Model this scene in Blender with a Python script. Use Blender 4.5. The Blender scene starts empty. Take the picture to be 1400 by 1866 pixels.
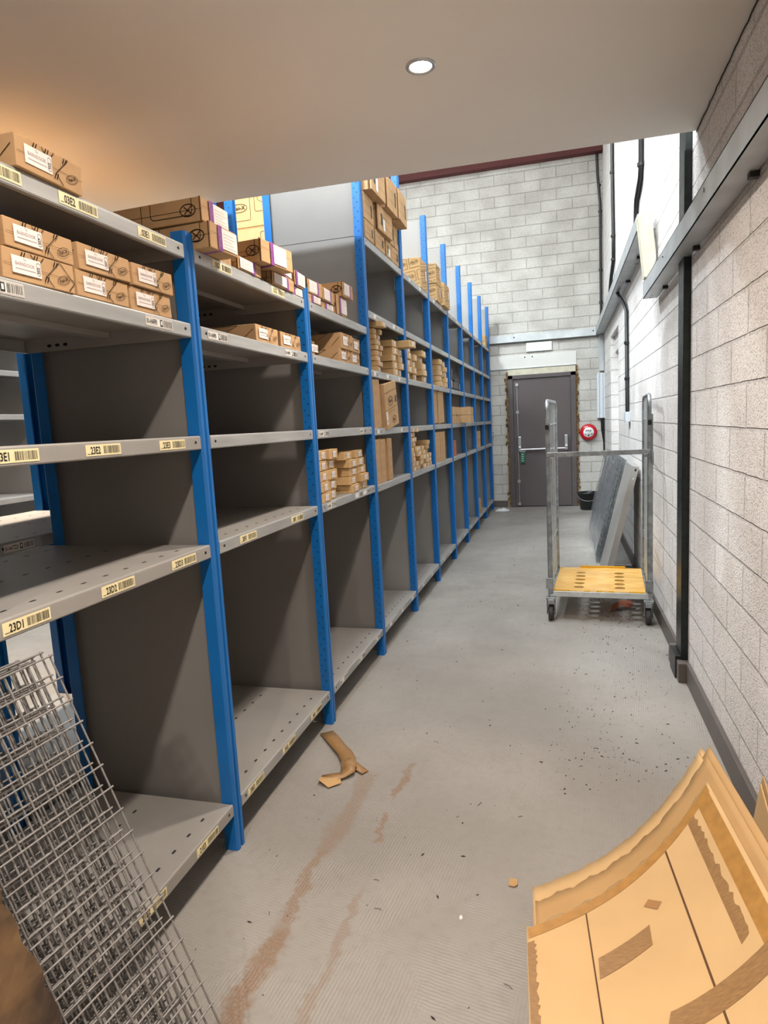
import bpy, bmesh, math, random
from mathutils import Vector, Matrix, Euler
random.seed(7)
S = bpy.context.scene
COL = S.collection

# ---------------------------------------------------------------- camera, world, light, exposure
cam_d = bpy.data.cameras.new('camera'); cam = bpy.data.objects.new('camera', cam_d); COL.objects.link(cam)
cam_d.sensor_fit = 'HORIZONTAL'; cam_d.sensor_width = 36; cam_d.lens = 36 * 1184.2 / 1400
cam_d.clip_start = .05; cam_d.clip_end = 60
CR = Vector((0.9632723, 0.2633499, -0.0524712)); CU = Vector((0.0156452, 0.1400310, 0.9900235)); CF = Vector((-0.2680702, 0.9544832, -0.1307679))
cam.matrix_world = Matrix(((CR.x, CU.x, -CF.x, 1.0424), (CR.y, CU.y, -CF.y, -1.7681), (CR.z, CU.z, -CF.z, 1.3476), (0, 0, 0, 1)))
S.camera = cam
S.view_settings.view_transform = 'Standard'; S.view_settings.look = 'None'; S.view_settings.gamma = 1
S.view_settings.exposure = 0.06
w = bpy.data.worlds.new('world'); S.world = w; w.use_nodes = True
w.node_tree.nodes['Background'].inputs[0].default_value = (.9, .95, 1, 1); w.node_tree.nodes['Background'].inputs[1].default_value = .05

def area(name, loc, size, power, col, shape='DISK', size_y=None, rot=(0, 0, 0), spread=math.pi):
    l = bpy.data.lights.new(name, 'AREA'); l.shape = shape; l.size = size
    if size_y: l.size_y = size_y
    l.energy = power; l.color = col; l.spread = spread
    o = bpy.data.objects.new(name, l); o.location = loc; o.rotation_euler = rot; COL.objects.link(o); return o
WARM = (1, .89, .78); COOL = (.86, .95, 1.0)
DOWN = [(.59, .606), (.67, -1.05), (.67, -2.9), (-1.60, .66)]
DOWN_P = [21, 26, 62, 66]
BAYS = [(-1.6, 5.0), (-.6, -2.6), (-5.2, 3.2)]
BAY_P = [300, 820, 420]
BAY_S = [2.7, 2.7, 2.6]
for i, (x, y) in enumerate(DOWN):
    area('downlight_beam', (x, y, 2.545), .085, DOWN_P[i], WARM if i < 3 else (1, .84, .68), spread=2.5)
for i, (x, y) in enumerate(BAYS):
    area('high_bay_beam', (x, y, 5.97), .6, BAY_P[i], COOL, spread=BAY_S[i])
area('added_fill_light', (.3, 1.6, 6.36), 1.0, 330, (.88, .95, 1), shape='RECTANGLE', size_y=4.4)  # unseen fill light, added to soften the light in the aisle

# ---------------------------------------------------------------- materials
def lin(c):
    return tuple(((v / 255) / 12.92 if v / 255 <= .04045 else ((v / 255 + .055) / 1.055) ** 2.4) for v in c) + (1,)
MATS = {}
def mat(name, col, rough=.6, metal=0, noise=0, nscale=8, col2=None, bump=0, bscale=200, emit=None, spec=.5, detail=4, coat=0, stretch=None, alpha=None, trans=None):
    if name in MATS: return MATS[name]
    m = bpy.data.materials.new(name); m.use_nodes = True; MATS[name] = m
    nt = m.node_tree; N = nt.nodes; L = nt.links; b = N['Principled BSDF']
    c = col if len(col) == 4 else lin(col)
    b.inputs['Base Color'].default_value = c; b.inputs['Roughness'].default_value = rough; b.inputs['Metallic'].default_value = metal
    b.inputs['Specular IOR Level'].default_value = spec
    if coat: b.inputs['Coat Weight'].default_value = coat
    if emit: b.inputs['Emission Color'].default_value = emit[0] + (1,); b.inputs['Emission Strength'].default_value = emit[1]
    if trans: b.inputs['Transmission Weight'].default_value = trans
    if alpha is not None: b.inputs['Alpha'].default_value = alpha
    tc = N.new('ShaderNodeTexCoord'); vec = tc.outputs['Object']
    if stretch:
        mp = N.new('ShaderNodeMapping'); mp.inputs['Scale'].default_value = stretch; L.new(vec, mp.inputs['Vector']); vec = mp.outputs['Vector']
    if noise:
        n = N.new('ShaderNodeTexNoise'); n.inputs['Scale'].default_value = nscale; n.inputs['Detail'].default_value = detail; L.new(vec, n.inputs['Vector'])
        r = N.new('ShaderNodeValToRGB'); r.color_ramp.elements[0].position = .35; r.color_ramp.elements[1].position = .68
        c2 = lin(col2) if col2 else tuple(min(1, v * (1 - noise)) for v in c[:3]) + (1,)
        r.color_ramp.elements[0].color = c2; r.color_ramp.elements[1].color = c
        L.new(n.outputs['Fac'], r.inputs['Fac']); L.new(r.outputs['Color'], b.inputs['Base Color'])
        if metal:
            mr = N.new('ShaderNodeMapRange'); mr.inputs['To Min'].default_value = rough + .12; mr.inputs['To Max'].default_value = rough - .08
            L.new(n.outputs['Fac'], mr.inputs['Value']); L.new(mr.outputs['Result'], b.inputs['Roughness'])
    if bump:
        n2 = N.new('ShaderNodeTexNoise'); n2.inputs['Scale'].default_value = bscale; n2.inputs['Detail'].default_value = 3; L.new(vec, n2.inputs['Vector'])
        bp = N.new('ShaderNodeBump'); bp.inputs['Strength'].default_value = bump; bp.inputs['Distance'].default_value = .002
        L.new(n2.outputs['Fac'], bp.inputs['Height']); L.new(bp.outputs['Normal'], b.inputs['Normal'])
    return m
M_SHELF = mat('grey shelf paint', (150, 146, 141), .42, 0, .10, 5, bump=.05)
M_LIP = mat('worn grey shelf edge', (172, 172, 170), .38, .25, .22, 9, stretch=(1, .35, 3))
M_PANEL = mat('grey side sheet', (124, 121, 118), .45, 0, .07, 3, bump=.04, bscale=60)
M_BLUE = mat('blue post paint', (8, 102, 176), .38, 0, .15, 6, spec=.5)
M_HOLE = mat('slot dark', (10, 12, 16), .8)
M_SLOT = mat('shelf slot', (30, 28, 26), .8)
M_CARD = mat('brown cardboard', (188, 152, 112), .8, 0, .12, 14, bump=.15, bscale=120, spec=.2)
M_CARD2 = mat('dark brown cardboard', (170, 127, 84), .8, 0, .14, 9, bump=.15, bscale=120, spec=.2)
M_CARD3 = mat('golden cardboard', (200, 164, 116), .75, 0, .10, 11, bump=.12, bscale=120, spec=.2)
M_INK = mat('black carton print', (38, 28, 22), .8, spec=.1)
M_PAPER = mat('white label paper', (232, 222, 216), .6, 0, .05, 20, spec=.3)
M_CREAML = mat('cream shelf label', (236, 222, 176), .5, 0, .06, 30)
M_WHITEL = mat('white shelf label', (226, 222, 214), .5, 0, .06, 30)
M_BLACK = mat('label ink', (22, 20, 20), .6)
M_FAINT = mat('faint label print', (168, 152, 150), .6)
M_PURPLE = mat('purple printed tape', (104, 22, 112), .35, 0, .3, 140, col2=(140, 70, 145))
M_SEAM = mat('carton seam', (92, 62, 36), .9)
M_GALV = mat('galvanised steel', (176, 181, 183), .36, .75, .25, 22, col2=(128, 134, 138), detail=6)
M_MESH = mat('dull zinc wire', (150, 147, 145), .42, .55, .3, 60)
M_GALVB = mat('bright galvanised steel', (214, 220, 220), .3, .7, .15, 30, detail=6)
M_GALVM = mat('channel steel', (190, 194, 196), .42, .6, .18, 6, detail=5)
M_BLACKP = mat('black conduit plastic', (20, 20, 22), .4, 0)
M_GREEN = mat('dark green steel', (22, 34, 32), .35, .2, .5, 30, col2=(8, 10, 10), bump=.3, bscale=40)
M_GREYTRIM = mat('post edge grey', (96, 104, 104), .5)
M_SKIRT = mat('brown grey skirting', (92, 84, 80), .45, 0, .12, 8)
M_DOOR = mat('grey brown door paint', (84, 74, 74), .45, 0, .06, 3)
M_DFRAME = mat('grey brown frame paint', (82, 74, 75), .5, 0, .1, 10)
M_FOAM = mat('rusty foam edge', (150, 118, 66), .95, 0, .6, 25, col2=(70, 52, 40), bump=.8, bscale=60)
M_RED = mat('red bell plastic', (188, 14, 34), .3, coat=.3)
M_REDBEAM = mat('red oxide steel', (84, 22, 20), .65, 0, .2, 2)
M_WHITE = mat('white plastic', (226, 226, 224), .4)
M_LGREY = mat('light grey trunking', (200, 206, 212), .45)
M_ALU = mat('satin aluminium', (190, 192, 194), .3, .8)
M_GREENS = mat('green door sign', (20, 92, 66), .5)
M_PLY = mat('yellow varnished ply', (222, 182, 106), .35, 0, .3, 7, col2=(206, 150, 66), stretch=(1, 3, 1), detail=6, coat=.2)
M_PLYE = mat('yellow ply edge', (214, 158, 30), .4)
M_RUBBER = mat('grey rubber tyre', (62, 60, 58), .7)
M_BUCKET = mat('black bucket plastic', (18, 18, 22), .35)
M_CREAM = mat('cream insulation board', (206, 200, 178), .8, 0, .2, 12, bump=.5, bscale=30)
M_WOOD = mat('weathered brown board', (104, 78, 50), .95, 0, .75, 9, col2=(44, 32, 22), bump=1.0, bscale=22, detail=8)
M_FILE = mat('black box file', (20, 22, 30), .4)
M_REDCARD = mat('reddish cardboard', (160, 96, 72), .8)
M_PLASTIC = mat('clear plastic wrap', (225, 230, 235), .12, 0, trans=.75, spec=.6, alpha=.55)
M_DEBRIS = mat('floor debris', (46, 38, 34), .9)
M_TAPE = mat('brown parcel tape', (184, 136, 74), .3, 0, .2, 40, coat=.3, spec=.5)
M_TAPED = mat('peeled tape mark', (160, 122, 78), .5, 0, .3, 60, stretch=(1, 5, 1))
M_GLOW = mat('lamp glow', (255, 250, 240), .5, emit=((1, .9, .78), 30))
M_GLOWC = mat('high bay glow', (255, 255, 255), .5, emit=((.9, .96, 1.0), 6))
M_FILLGLOW = mat('added fill panel glow', (240, 245, 250), .5, emit=((.88, .95, 1.0), 1.5))
M_EXIT = mat('lit exit panel', (220, 255, 240), .5, emit=((.72, 1.0, .93), 1.6))
M_CORE = mat('corrugated edge', (150, 110, 68), .9, 0, .5, 160)

def block_mat(name, swap, bw, bh, oy, oz, c1, c2, speck, joint, rough_strength):
    m = bpy.data.materials.new(name); m.use_nodes = True; nt = m.node_tree; N = nt.nodes; L = nt.links; b = N['Principled BSDF']
    b.inputs['Roughness'].default_value = .75; b.inputs['Specular IOR Level'].default_value = .3
    tc = N.new('ShaderNodeTexCoord'); sx = N.new('ShaderNodeSeparateXYZ'); L.new(tc.outputs['Object'], sx.inputs[0])
    cx = N.new('ShaderNodeCombineXYZ')
    L.new(sx.outputs['Y' if swap else 'X'], cx.inputs['X']); L.new(sx.outputs['Z'], cx.inputs['Y'])
    nw = N.new('ShaderNodeTexNoise'); nw.inputs['Scale'].default_value = 14; L.new(tc.outputs['Object'], nw.inputs['Vector'])
    off = N.new('ShaderNodeVectorMath'); off.operation = 'MULTIPLY_ADD'; off.inputs[1].default_value = (.006, .006, 0); L.new(nw.outputs['Color'], off.inputs[0])
    add = N.new('ShaderNodeVectorMath'); add.operation = 'ADD'; add.inputs[1].default_value = (oy, oz, 0); L.new(cx.outputs[0], add.inputs[0]); L.new(add.outputs[0], off.inputs[2])
    def brick(scale_w, mortar, smooth):
        t = N.new('ShaderNodeTexBrick'); t.offset = .5; t.inputs['Scale'].default_value = 1
        t.inputs['Brick Width'].default_value = scale_w; t.inputs['Row Height'].default_value = bh
        t.inputs['Mortar Size'].default_value = mortar; t.inputs['Mortar Smooth'].default_value = smooth; t.inputs['Bias'].default_value = 0
        t.inputs['Color1'].default_value = (1, 1, 1, 1); t.inputs['Color2'].default_value = (.6, .6, .6, 1); t.inputs['Mortar'].default_value = (0, 0, 0, 1)
        L.new(off.outputs[0], t.inputs['Vector']); return t
    t1 = brick(bw, joint, .5)
    n1 = N.new('ShaderNodeTexNoise'); n1.inputs['Scale'].default_value = speck; n1.inputs['Detail'].default_value = 2; L.new(tc.outputs['Object'], n1.inputs['Vector'])
    n2 = N.new('ShaderNodeTexNoise'); n2.inputs['Scale'].default_value = 3; n2.inputs['Detail'].default_value = 5; L.new(tc.outputs['Object'], n2.inputs['Vector'])
    r = N.new('ShaderNodeValToRGB'); r.color_ramp.elements[0].position = .35; r.color_ramp.elements[1].position = .7
    r.color_ramp.elements[0].color = lin(c2); r.color_ramp.elements[1].color = lin(c1); L.new(n2.outputs['Fac'], r.inputs['Fac'])
    mx = N.new('ShaderNodeMixRGB'); mx.blend_type = 'MULTIPLY'; mx.inputs[0].default_value = .16; L.new(r.outputs[0], mx.inputs[1]); L.new(t1.outputs['Color'], mx.inputs[2])
    # pits: base colour darkened where the speckle noise is low
    pit = N.new('ShaderNodeMapRange'); pit.inputs['From Min'].default_value = .34; pit.inputs['From Max'].default_value = .47; pit.inputs['To Min'].default_value = .5; pit.inputs['To Max'].default_value = 1
    L.new(n1.outputs['Fac'], pit.inputs['Value'])
    mx2 = N.new('ShaderNodeMixRGB'); mx2.blend_type = 'MULTIPLY'; mx2.inputs[0].default_value = rough_strength; L.new(mx.outputs[0], mx2.inputs[1]); L.new(pit.outputs[0], mx2.inputs[2])
    L.new(mx2.outputs[0], b.inputs['Base Color'])
    b1 = N.new('ShaderNodeBump'); b1.inputs['Strength'].default_value = .9 * rough_strength; b1.inputs['Distance'].default_value = .005; L.new(n1.outputs['Fac'], b1.inputs['Height'])
    inv = N.new('ShaderNodeMath'); inv.operation = 'SUBTRACT'; inv.inputs[0].default_value = 1; L.new(t1.outputs['Fac'], inv.inputs[1])
    b2 = N.new('ShaderNodeBump'); b2.inputs['Strength'].default_value = .9; b2.inputs['Distance'].default_value = .014; L.new(inv.outputs[0], b2.inputs['Height']); L.new(b1.outputs[0], b2.inputs['Normal'])
    L.new(b2.outputs[0], b.inputs['Normal'])
    return m
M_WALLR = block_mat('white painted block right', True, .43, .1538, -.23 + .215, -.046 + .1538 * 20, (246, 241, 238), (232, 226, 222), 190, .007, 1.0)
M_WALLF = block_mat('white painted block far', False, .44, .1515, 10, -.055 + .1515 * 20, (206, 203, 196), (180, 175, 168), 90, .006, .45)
M_WALLP = mat('white hall plaster', (214, 212, 206), .8, 0, .06, 3)
M_CEIL = mat('ceiling plaster', (240, 234, 226), .8, 0, .03, 2, bump=.05, bscale=30)
M_HALLC = mat('hall roof sheet', (205, 205, 205), .8, 0, .05, 1)

def floor_mat():
    m = bpy.data.materials.new('grey painted concrete floor'); m.use_nodes = True; nt = m.node_tree; N = nt.nodes; L = nt.links; b = N['Principled BSDF']
    tc = N.new('ShaderNodeTexCoord'); P = tc.outputs['Object']
    def noise(s, d=4, st=None):
        n = N.new('ShaderNodeTexNoise'); n.inputs['Scale'].default_value = s; n.inputs['Detail'].default_value = d
        if st:
            mp = N.new('ShaderNodeMapping'); mp.inputs['Scale'].default_value = st; L.new(P, mp.inputs['Vector']); L.new(mp.outputs[0], n.inputs['Vector'])
        else: L.new(P, n.inputs['Vector'])
        return n.outputs['Fac']
    def math_(op, a, bb=None, c=None, clamp=False):
        n = N.new('ShaderNodeMath'); n.operation = op; n.use_clamp = clamp
        for i, v in enumerate((a, bb, c)):
            if v is None: continue
            if isinstance(v, (int, float)): n.inputs[i].default_value = v
            else: L.new(v, n.inputs[i])
        return n.outputs[0]
    def mr(v, a, bb, c, d, smooth=True):
        n = N.new('ShaderNodeMapRange'); n.interpolation_type = 'SMOOTHSTEP' if smooth else 'LINEAR'
        for i, x in enumerate((a, bb, c, d)): n.inputs[i + 1].default_value = x
        L.new(v, n.inputs[0]); return n.outputs[0]
    def mix(f, c1, c2):
        n = N.new('ShaderNodeMixRGB')
        for i, v in enumerate((f, c1, c2)):
            if isinstance(v, (int, float)): n.inputs[i].default_value = v
            elif isinstance(v, tuple): n.inputs[i].default_value = v
            else: L.new(v, n.inputs[i])
        return n.outputs[0]
    base = mix(mr(noise(1.3, 6), .35, .65, 0, 1), lin((138, 133, 127)), lin((152, 147, 141)))
    base = mix(mr(noise(30, 6), .45, .75, 0, .25), base, lin((128, 120, 112)))
    base = mix(mr(noise(220, 2), .66, .74, 0, .5), base, lin((90, 84, 80)))
    sx = N.new('ShaderNodeSeparateXYZ'); L.new(P, sx.inputs[0])
    wob = math_('SUBTRACT', noise(5, 3), .5); wob2 = math_('SUBTRACT', noise(40, 4), .5)
    X = math_('ADD', math_('MULTIPLY_ADD', wob, .10, sx.outputs['X']), math_('MULTIPLY', wob2, .05))
    Y = math_('MULTIPLY_ADD', wob2, .1, sx.outputs['Y'])
    def streak(x0, y0, x1, y1, wd, amt):
        # distance to a slanted line between y0 and y1
        t = math_('DIVIDE', math_('SUBTRACT', Y, y0), y1 - y0)
        xl = math_('MULTIPLY_ADD', t, x1 - x0, x0)
        d = math_('ABSOLUTE', math_('SUBTRACT', X, xl))
        a = mr(d, wd * .3, wd, amt, 0)
        e = math_('MULTIPLY', mr(t, -.04, .08, 0, 1), mr(t, .92, 1.04, 1, 0))
        return math_('MULTIPLY', a, e)
    st = None
    for s in [(.285, -1.0, .28, -.28, .042, .75), (.285, -.3, .278, .05, .028, .6), (.28, 0, .29, .52, .05, .42), (.43, .40, .432, .62, .016, .5), (.42, .36, .43, .52, .022, .65), (.43, .10, .425, .27, .015, .6),
              (.455, -.75, .445, -.1, .018, .35), (.46, -.60, .455, -.42, .02, .35)]:
        v = streak(*s); st = v if st is None else math_('MAXIMUM', st, v)
    gr = mr(noise(160, 3), .3, .6, .55, 1)
    base = mix(math_('MULTIPLY', st, gr), base, lin((128, 96, 66)))
    L.new(base, b.inputs['Base Color'])
    b.inputs['Roughness'].default_value = .5; b.inputs['Specular IOR Level'].default_value = .35
    L.new(mr(noise(6, 5), .3, .7, .42, .62), b.inputs['Roughness'])
    # trowelled ridges, two directions in patches
    def wave(rot, scale, dist):
        mp = N.new('ShaderNodeMapping'); mp.inputs['Rotation'].default_value = (0, 0, rot); L.new(P, mp.inputs['Vector'])
        wv = N.new('ShaderNodeTexWave'); wv.inputs['Scale'].default_value = scale; wv.inputs['Distortion'].default_value = dist; wv.inputs['Detail'].default_value = 2; wv.inputs['Detail Scale'].default_value = .6
        L.new(mp.outputs[0], wv.inputs['Vector']); return wv.outputs['Fac']
    wa = wave(.12, 32, 2.5); wb = wave(1.75, 32, 3)
    msk = mr(noise(1.6, 2), .52, .60, 0, 1); pres = mr(noise(2.7, 3), .38, .55, .05, 1)
    hmix = N.new('ShaderNodeMix'); L.new(msk, hmix.inputs[0]); L.new(wa, hmix.inputs[2]); L.new(wb, hmix.inputs[3])
    h = math_('MULTIPLY', hmix.outputs[0], pres)
    h = math_('ADD', h, math_('MULTIPLY', noise(90, 4), 1.2))
    bp = N.new('ShaderNodeBump'); bp.inputs['Strength'].default_value = .38; bp.inputs['Distance'].default_value = .0022; L.new(h, bp.inputs['Height']); L.new(bp.outputs[0], b.inputs['Normal'])
    return m
M_FLOOR = floor_mat()

# ---------------------------------------------------------------- mesh helpers
def frame(o=(0, 0, 0), u=(1, 0, 0), v=(0, 0, 1)):
    """matrix whose local x=u, y=v, z=u x v"""
    u = Vector(u).normalized(); v = Vector(v).normalized(); n = u.cross(v)
    return Matrix(((u.x, v.x, n.x, o[0]), (u.y, v.y, n.y, o[1]), (u.z, v.z, n.z, o[2]), (0, 0, 0, 1)))
class MB:
    def __init__(s): s.v = []; s.f = []; s.m = []; s.mats = []; s.sm = []
    def mi(s, m):
        if m not in s.mats: s.mats.append(m)
        return s.mats.index(m)
    def add(s, vs, fs, m, M=None, smooth=False):
        k = len(s.v); i = s.mi(m)
        for p in vs: s.v.append(tuple(M @ Vector(p)) if M else tuple(p))
        for f in fs: s.f.append([k + a for a in f]); s.m.append(i); s.sm.append(smooth)
    def box(s, x0, x1, y0, y1, z0, z1, m, M=None, jit=0):
        vs = [(x, y, z) for x in (x0, x1) for y in (y0, y1) for z in (z0, z1)]
        if jit: vs = [tuple(c + random.uniform(-jit, jit) for c in p) for p in vs]
        s.add(vs, [(0, 1, 3, 2), (4, 6, 7, 5), (0, 4, 5, 1), (2, 3, 7, 6), (0, 2, 6, 4), (1, 5, 7, 3)], m, M)
    def quad(s, M, x0, x1, y0, y1, m, z=.0006):
        s.add([(x0, y0, z), (x1, y0, z), (x1, y1, z), (x0, y1, z)], [(0, 1, 2, 3)], m, M)
    def line(s, M, pts, wd, m, z=.0008, closed=False):
        n = len(pts)
        for i in range(n if closed else n - 1):
            a = Vector(pts[i]); b = Vector(pts[(i + 1) % n]); d = (b - a)
            if d.length < 1e-6: continue
            d.normalize(); p = Vector((-d.y, d.x)) * wd / 2; e = d * wd * .3
            q = [a - p - e, b - p + e, b + p + e, a + p - e]
            s.add([(t.x, t.y, z) for t in q], [(0, 1, 2, 3)], m, M)
    def tube(s, pts, r, m, seg=8, M=None, caps=True, smooth=True):
        pts = [Vector(p) for p in pts]; rings = []; vs = []
        prev = None
        for i, p in enumerate(pts):
            t = (pts[min(i + 1, len(pts) - 1)] - pts[max(i - 1, 0)]).normalized()
            if prev is None: a = t.orthogonal().normalized()
            else: a = (prev - prev.dot(t) * t).normalized()
            prev = a; b = t.cross(a); rr = r[i] if isinstance(r, (list, tuple)) else r
            for k in range(seg):
                an = 2 * math.pi * k / seg; vs.append(p + (a * math.cos(an) + b * math.sin(an)) * rr)
        fs = [(i * seg + k, i * seg + (k + 1) % seg, (i + 1) * seg + (k + 1) % seg, (i + 1) * seg + k) for i in range(len(pts) - 1) for k in range(seg)]
        s.add(vs, fs, m, M, smooth)
        if caps:
            s.add(vs[:seg], [tuple(reversed(range(seg)))], m, M); s.add(vs[-seg:], [tuple(range(seg))], m, M)
    def lathe(s, prof, m, seg=32, M=None, smooth=True):
        vs = [(r * math.cos(2 * math.pi * k / seg), r * math.sin(2 * math.pi * k / seg), z) for r, z in prof for k in range(seg)]
        fs = [(i * seg + k, i * seg + (k + 1) % seg, (i + 1) * seg + (k + 1) % seg, (i + 1) * seg + k) for i in range(len(prof) - 1) for k in range(seg)]
        s.add(vs, fs, m, M, smooth)
    def extr(s, poly, z0, z1, m, M=None):
        n = len(poly); vs = [(x, y, z0) for x, y in poly] + [(x, y, z1) for x, y in poly]
        fs = [(i, (i + 1) % n, n + (i + 1) % n, n + i) for i in range(n)] + [tuple(reversed(range(n))), tuple(range(n, 2 * n))]
        s.add(vs, fs, m, M)
    def text(s, M, txt, h, m, x=0, y=0, sx=1, z=.0009, align='l', rot=0):
        vs, fs, wd, hh = text_mesh(txt)
        k = h / .7; dx = 0 if align == 'l' else -wd * k * sx / 2
        c, n_ = math.cos(rot), math.sin(rot)
        out = []
        for a, b in vs:
            px = a * k * sx + dx; py = b * k
            out.append((x + px * c - py * n_, y + px * n_ + py * c, z))
        s.add(out, fs, m, M)
    def build(s, name, parent=None, bevel=0, loc=None):
        me = bpy.data.meshes.new(name); me.from_pydata(s.v, [], s.f)
        for m in s.mats: me.materials.append(m)
        for p, i, sm in zip(me.polygons, s.m, s.sm): p.material_index = i; p.use_smooth = sm
        me.update(); o = bpy.data.objects.new(name, me); COL.objects.link(o)
        if parent: o.parent = parent
        if loc: o.location = loc
        if bevel:
            bv = o.modifiers.new('bevel', 'BEVEL'); bv.width = bevel; bv.segments = 2; bv.limit_method = 'ANGLE'; bv.angle_limit = .9
        return o
TXT = {}
def text_mesh(t):
    if t in TXT: return TXT[t]
    c = bpy.data.curves.new('t', 'FONT'); c.body = t; c.size = 1; c.resolution_u = 2; c.offset = .02
    o = bpy.data.objects.new('t', c); COL.objects.link(o); bpy.context.view_layer.update()
    me = o.to_mesh(); vs = [(v.co.x, v.co.y) for v in me.vertices]; fs = [tuple(p.vertices) for p in me.polygons]
    o.to_mesh_clear(); bpy.data.objects.remove(o); bpy.data.curves.remove(c)
    x0 = min(v[0] for v in vs); vs = [(a - x0, b) for a, b in vs]
    TXT[t] = (vs, fs, max(v[0] for v in vs), max(v[1] for v in vs)); return TXT[t]
def tag(o, label, cat, group=None, kind=None):
    if label: o['label'] = label
    if cat: o['category'] = cat
    if group: o['group'] = group
    if kind: o['kind'] = kind
    return o
def empty(name, loc=(0, 0, 0), rz=0, rot=None):
    o = bpy.data.objects.new(name, None); COL.objects.link(o); o.location = loc; o.rotation_euler = rot or (0, 0, rz); o.empty_display_size = .05; return o
def struct(o): o['kind'] = 'structure'; return o

# ---------------------------------------------------------------- the setting
W = 1.629; D = 8.43; XL = -7.5
def sbox(name, *a, m):
    b = MB(); b.box(*a, m); return struct(b.build(name))
sbox('floor', XL - .1, W + .3, -6.2, D + .3, -.1, 0, m=M_FLOOR)
b = MB()   # right wall with a recess near the far end
b.box(W, W + .2, -6, 5.86, 0, 6.4, M_WALLR); b.box(W, W + .2, 5.86, 7.02, 2.30, 6.4, M_WALLR); b.box(W, W + .2, 7.02, D, 0, 6.4, M_WALLR)
b.box(W + .09, W + .2, 5.86, 7.02, 0, 2.11, M_WALLR); b.box(W + .05, W + .2, 5.86, 7.02, 2.11, 2.30, M_WALLR)
struct(b.build('wall_right'))
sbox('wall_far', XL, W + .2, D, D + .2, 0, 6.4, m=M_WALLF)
sbox('wall_left', XL - .2, XL, -6, D + .2, 0, 6.4, m=M_WALLP)
sbox('wall_back', XL, W + .2, -6.2, -6, 0, 6.4, m=M_WALLP)
b = MB()   # low plastered soffit with a hole for each downlight is the nearer half of the ceiling
y0, y1 = 1.562 - (W - XL) * .062, 1.562
def slab(z0, z1, m):
    vs = [(XL, -6, z0), (W, -6, z0), (W, y1, z0), (XL, y0 + .35, z0), (XL, -6, z1), (W, -6, z1), (W, y1, z1), (XL, y0 + .35, z1)]
    b.add(vs, [(3, 2, 1, 0), (4, 5, 6, 7), (0, 1, 5, 4), (1, 2, 6, 5), (2, 3, 7, 6), (3, 0, 4, 7)], m)
slab(2.564, 2.60, M_CEIL)
struct(b.build('ceiling'))
sbox('ceiling_high', XL - .2, W + .2, -6.2, D + .2, 6.4, 6.5, m=M_HALLC)
# skirting on the right wall, boxed out round the steel post
b = MB(); t = .018
b.box(W - t, W, -6, 1.60, 0, .105, M_SKIRT); b.box(W - t - .035, W, 1.60, 1.92, 0, .10, M_SKIRT); b.box(W - t, W, 1.92, 5.86, 0, .105, M_SKIRT); b.box(W - t, W, 7.02, D, 0, .105, M_SKIRT)
struct(b.build('baseboard_right', bevel=.003))
b = MB(); b.box(-1.6, .20, D - .015, D, 0, .10, M_SKIRT); b.box(1.27, W, D - .015, D, 0, .10, M_SKIRT)
struct(b.build('baseboard_far', bevel=.003))
# red oxide steel beam across the far wall, white wall head above
b = MB(); b.box(XL, W, D - .10, D, 4.985, 5.10, M_REDBEAM); b.box(XL, W, D - .13, D, 5.10, 5.112, M_REDBEAM); b.box(XL, W, D - .13, D, 4.973, 4.985, M_REDBEAM)
struct(b.build('trim_1'))
# thin dark crack line between ceiling and wall
b = MB()
random.seed(3); pts = [(W - .004, yy, 2.556 + random.uniform(-.004, .004)) for yy in [1.55 - .04 * i for i in range(90)]]
b.tube(pts, .0022, M_HOLE, 5); struct(b.build('trim_2'))

# door
b = MB()
b.box(.215, .245, D - .035, D, 0, 2.06, M_FOAM); b.box(1.225, 1.255, D - .03, D, 0, 2.09, M_FOAM)
for i in range(60):
    s = random.choice((.205, 1.258)); z = random.uniform(.05, 2.0); r = random.uniform(.008, .02); x = s + random.uniform(-.012, .012)
    b.lathe([(0, -r), (r * .8, -r * .5), (r, 0), (r * .7, r * .6), (0, r)], M_FOAM, 7, Matrix.Translation((x, D - .012, z)) @ Matrix.Diagonal((.7, .8, 1.8, 1)))
struct(b.build('trim_3'))
b = MB()
b.box(.245, .315, D - .06, D, 0, 2.0, M_DFRAME); b.box(1.155, 1.228, D - .06, D, 0, 2.0, M_DFRAME); b.box(.245, 1.228, D - .06, D, 1.945, 2.0, M_DFRAME)
b.box(.315, 1.155, D - .012, D, 0, .02, M_DFRAME)
b.box(.245, 1.228, D - .045, D, 2.0, 2.085, M_CREAM)
fr = struct(b.build('door_1', bevel=.003))
b = MB(); b.box(.318, 1.152, D - .035, D - .004, .015, 1.942, M_DOOR); leaf = b.build('door_leaf', fr, bevel=.002)
b = MB()
for x in (.40, 1.08):
    b.box(x - .022, x + .022, D - .10, D - .035, .90, 1.08, M_ALU); b.box(x - .018, x + .018, D - .12, D - .06, .86, .93, M_ALU)
b.tube([(.40, D - .105, .885), (1.08, D - .105, .885)], .014, M_ALU, 10)
b.build('push_bar', fr, bevel=.004)
b = MB(); b.tube([(.375, D - .05, 1.86), (.375, D - .05, 1.08)], .007, M_ALU, 8); b.tube([(.375, D - .05, .86), (.375, D - .05, .05)], .006, M_ALU, 8)
for z in (1.86, 1.45, .40, .05): b.box(.355, .395, D - .065, D - .035, z - .02, z + .02, M_ALU)
b.build('bolt_rod', fr)
b = MB(); b.box(.405, .475, D - .075, D - .07, .68, .86, M_GREENS); Ms = frame((.405, D - .0755, .68), (1, 0, 0), (0, 0, 1))
b.box(.40, .48, D - .08, D - .06, .845, .87, M_ALU)
for k in range(4): b.line(Ms, [(.02, .03 + .033 * k), (.03, .04 + .033 * k), (.045, .028 + .033 * k)], .006, M_WHITE, z=.001)
b.build('door_sign', fr)

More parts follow.
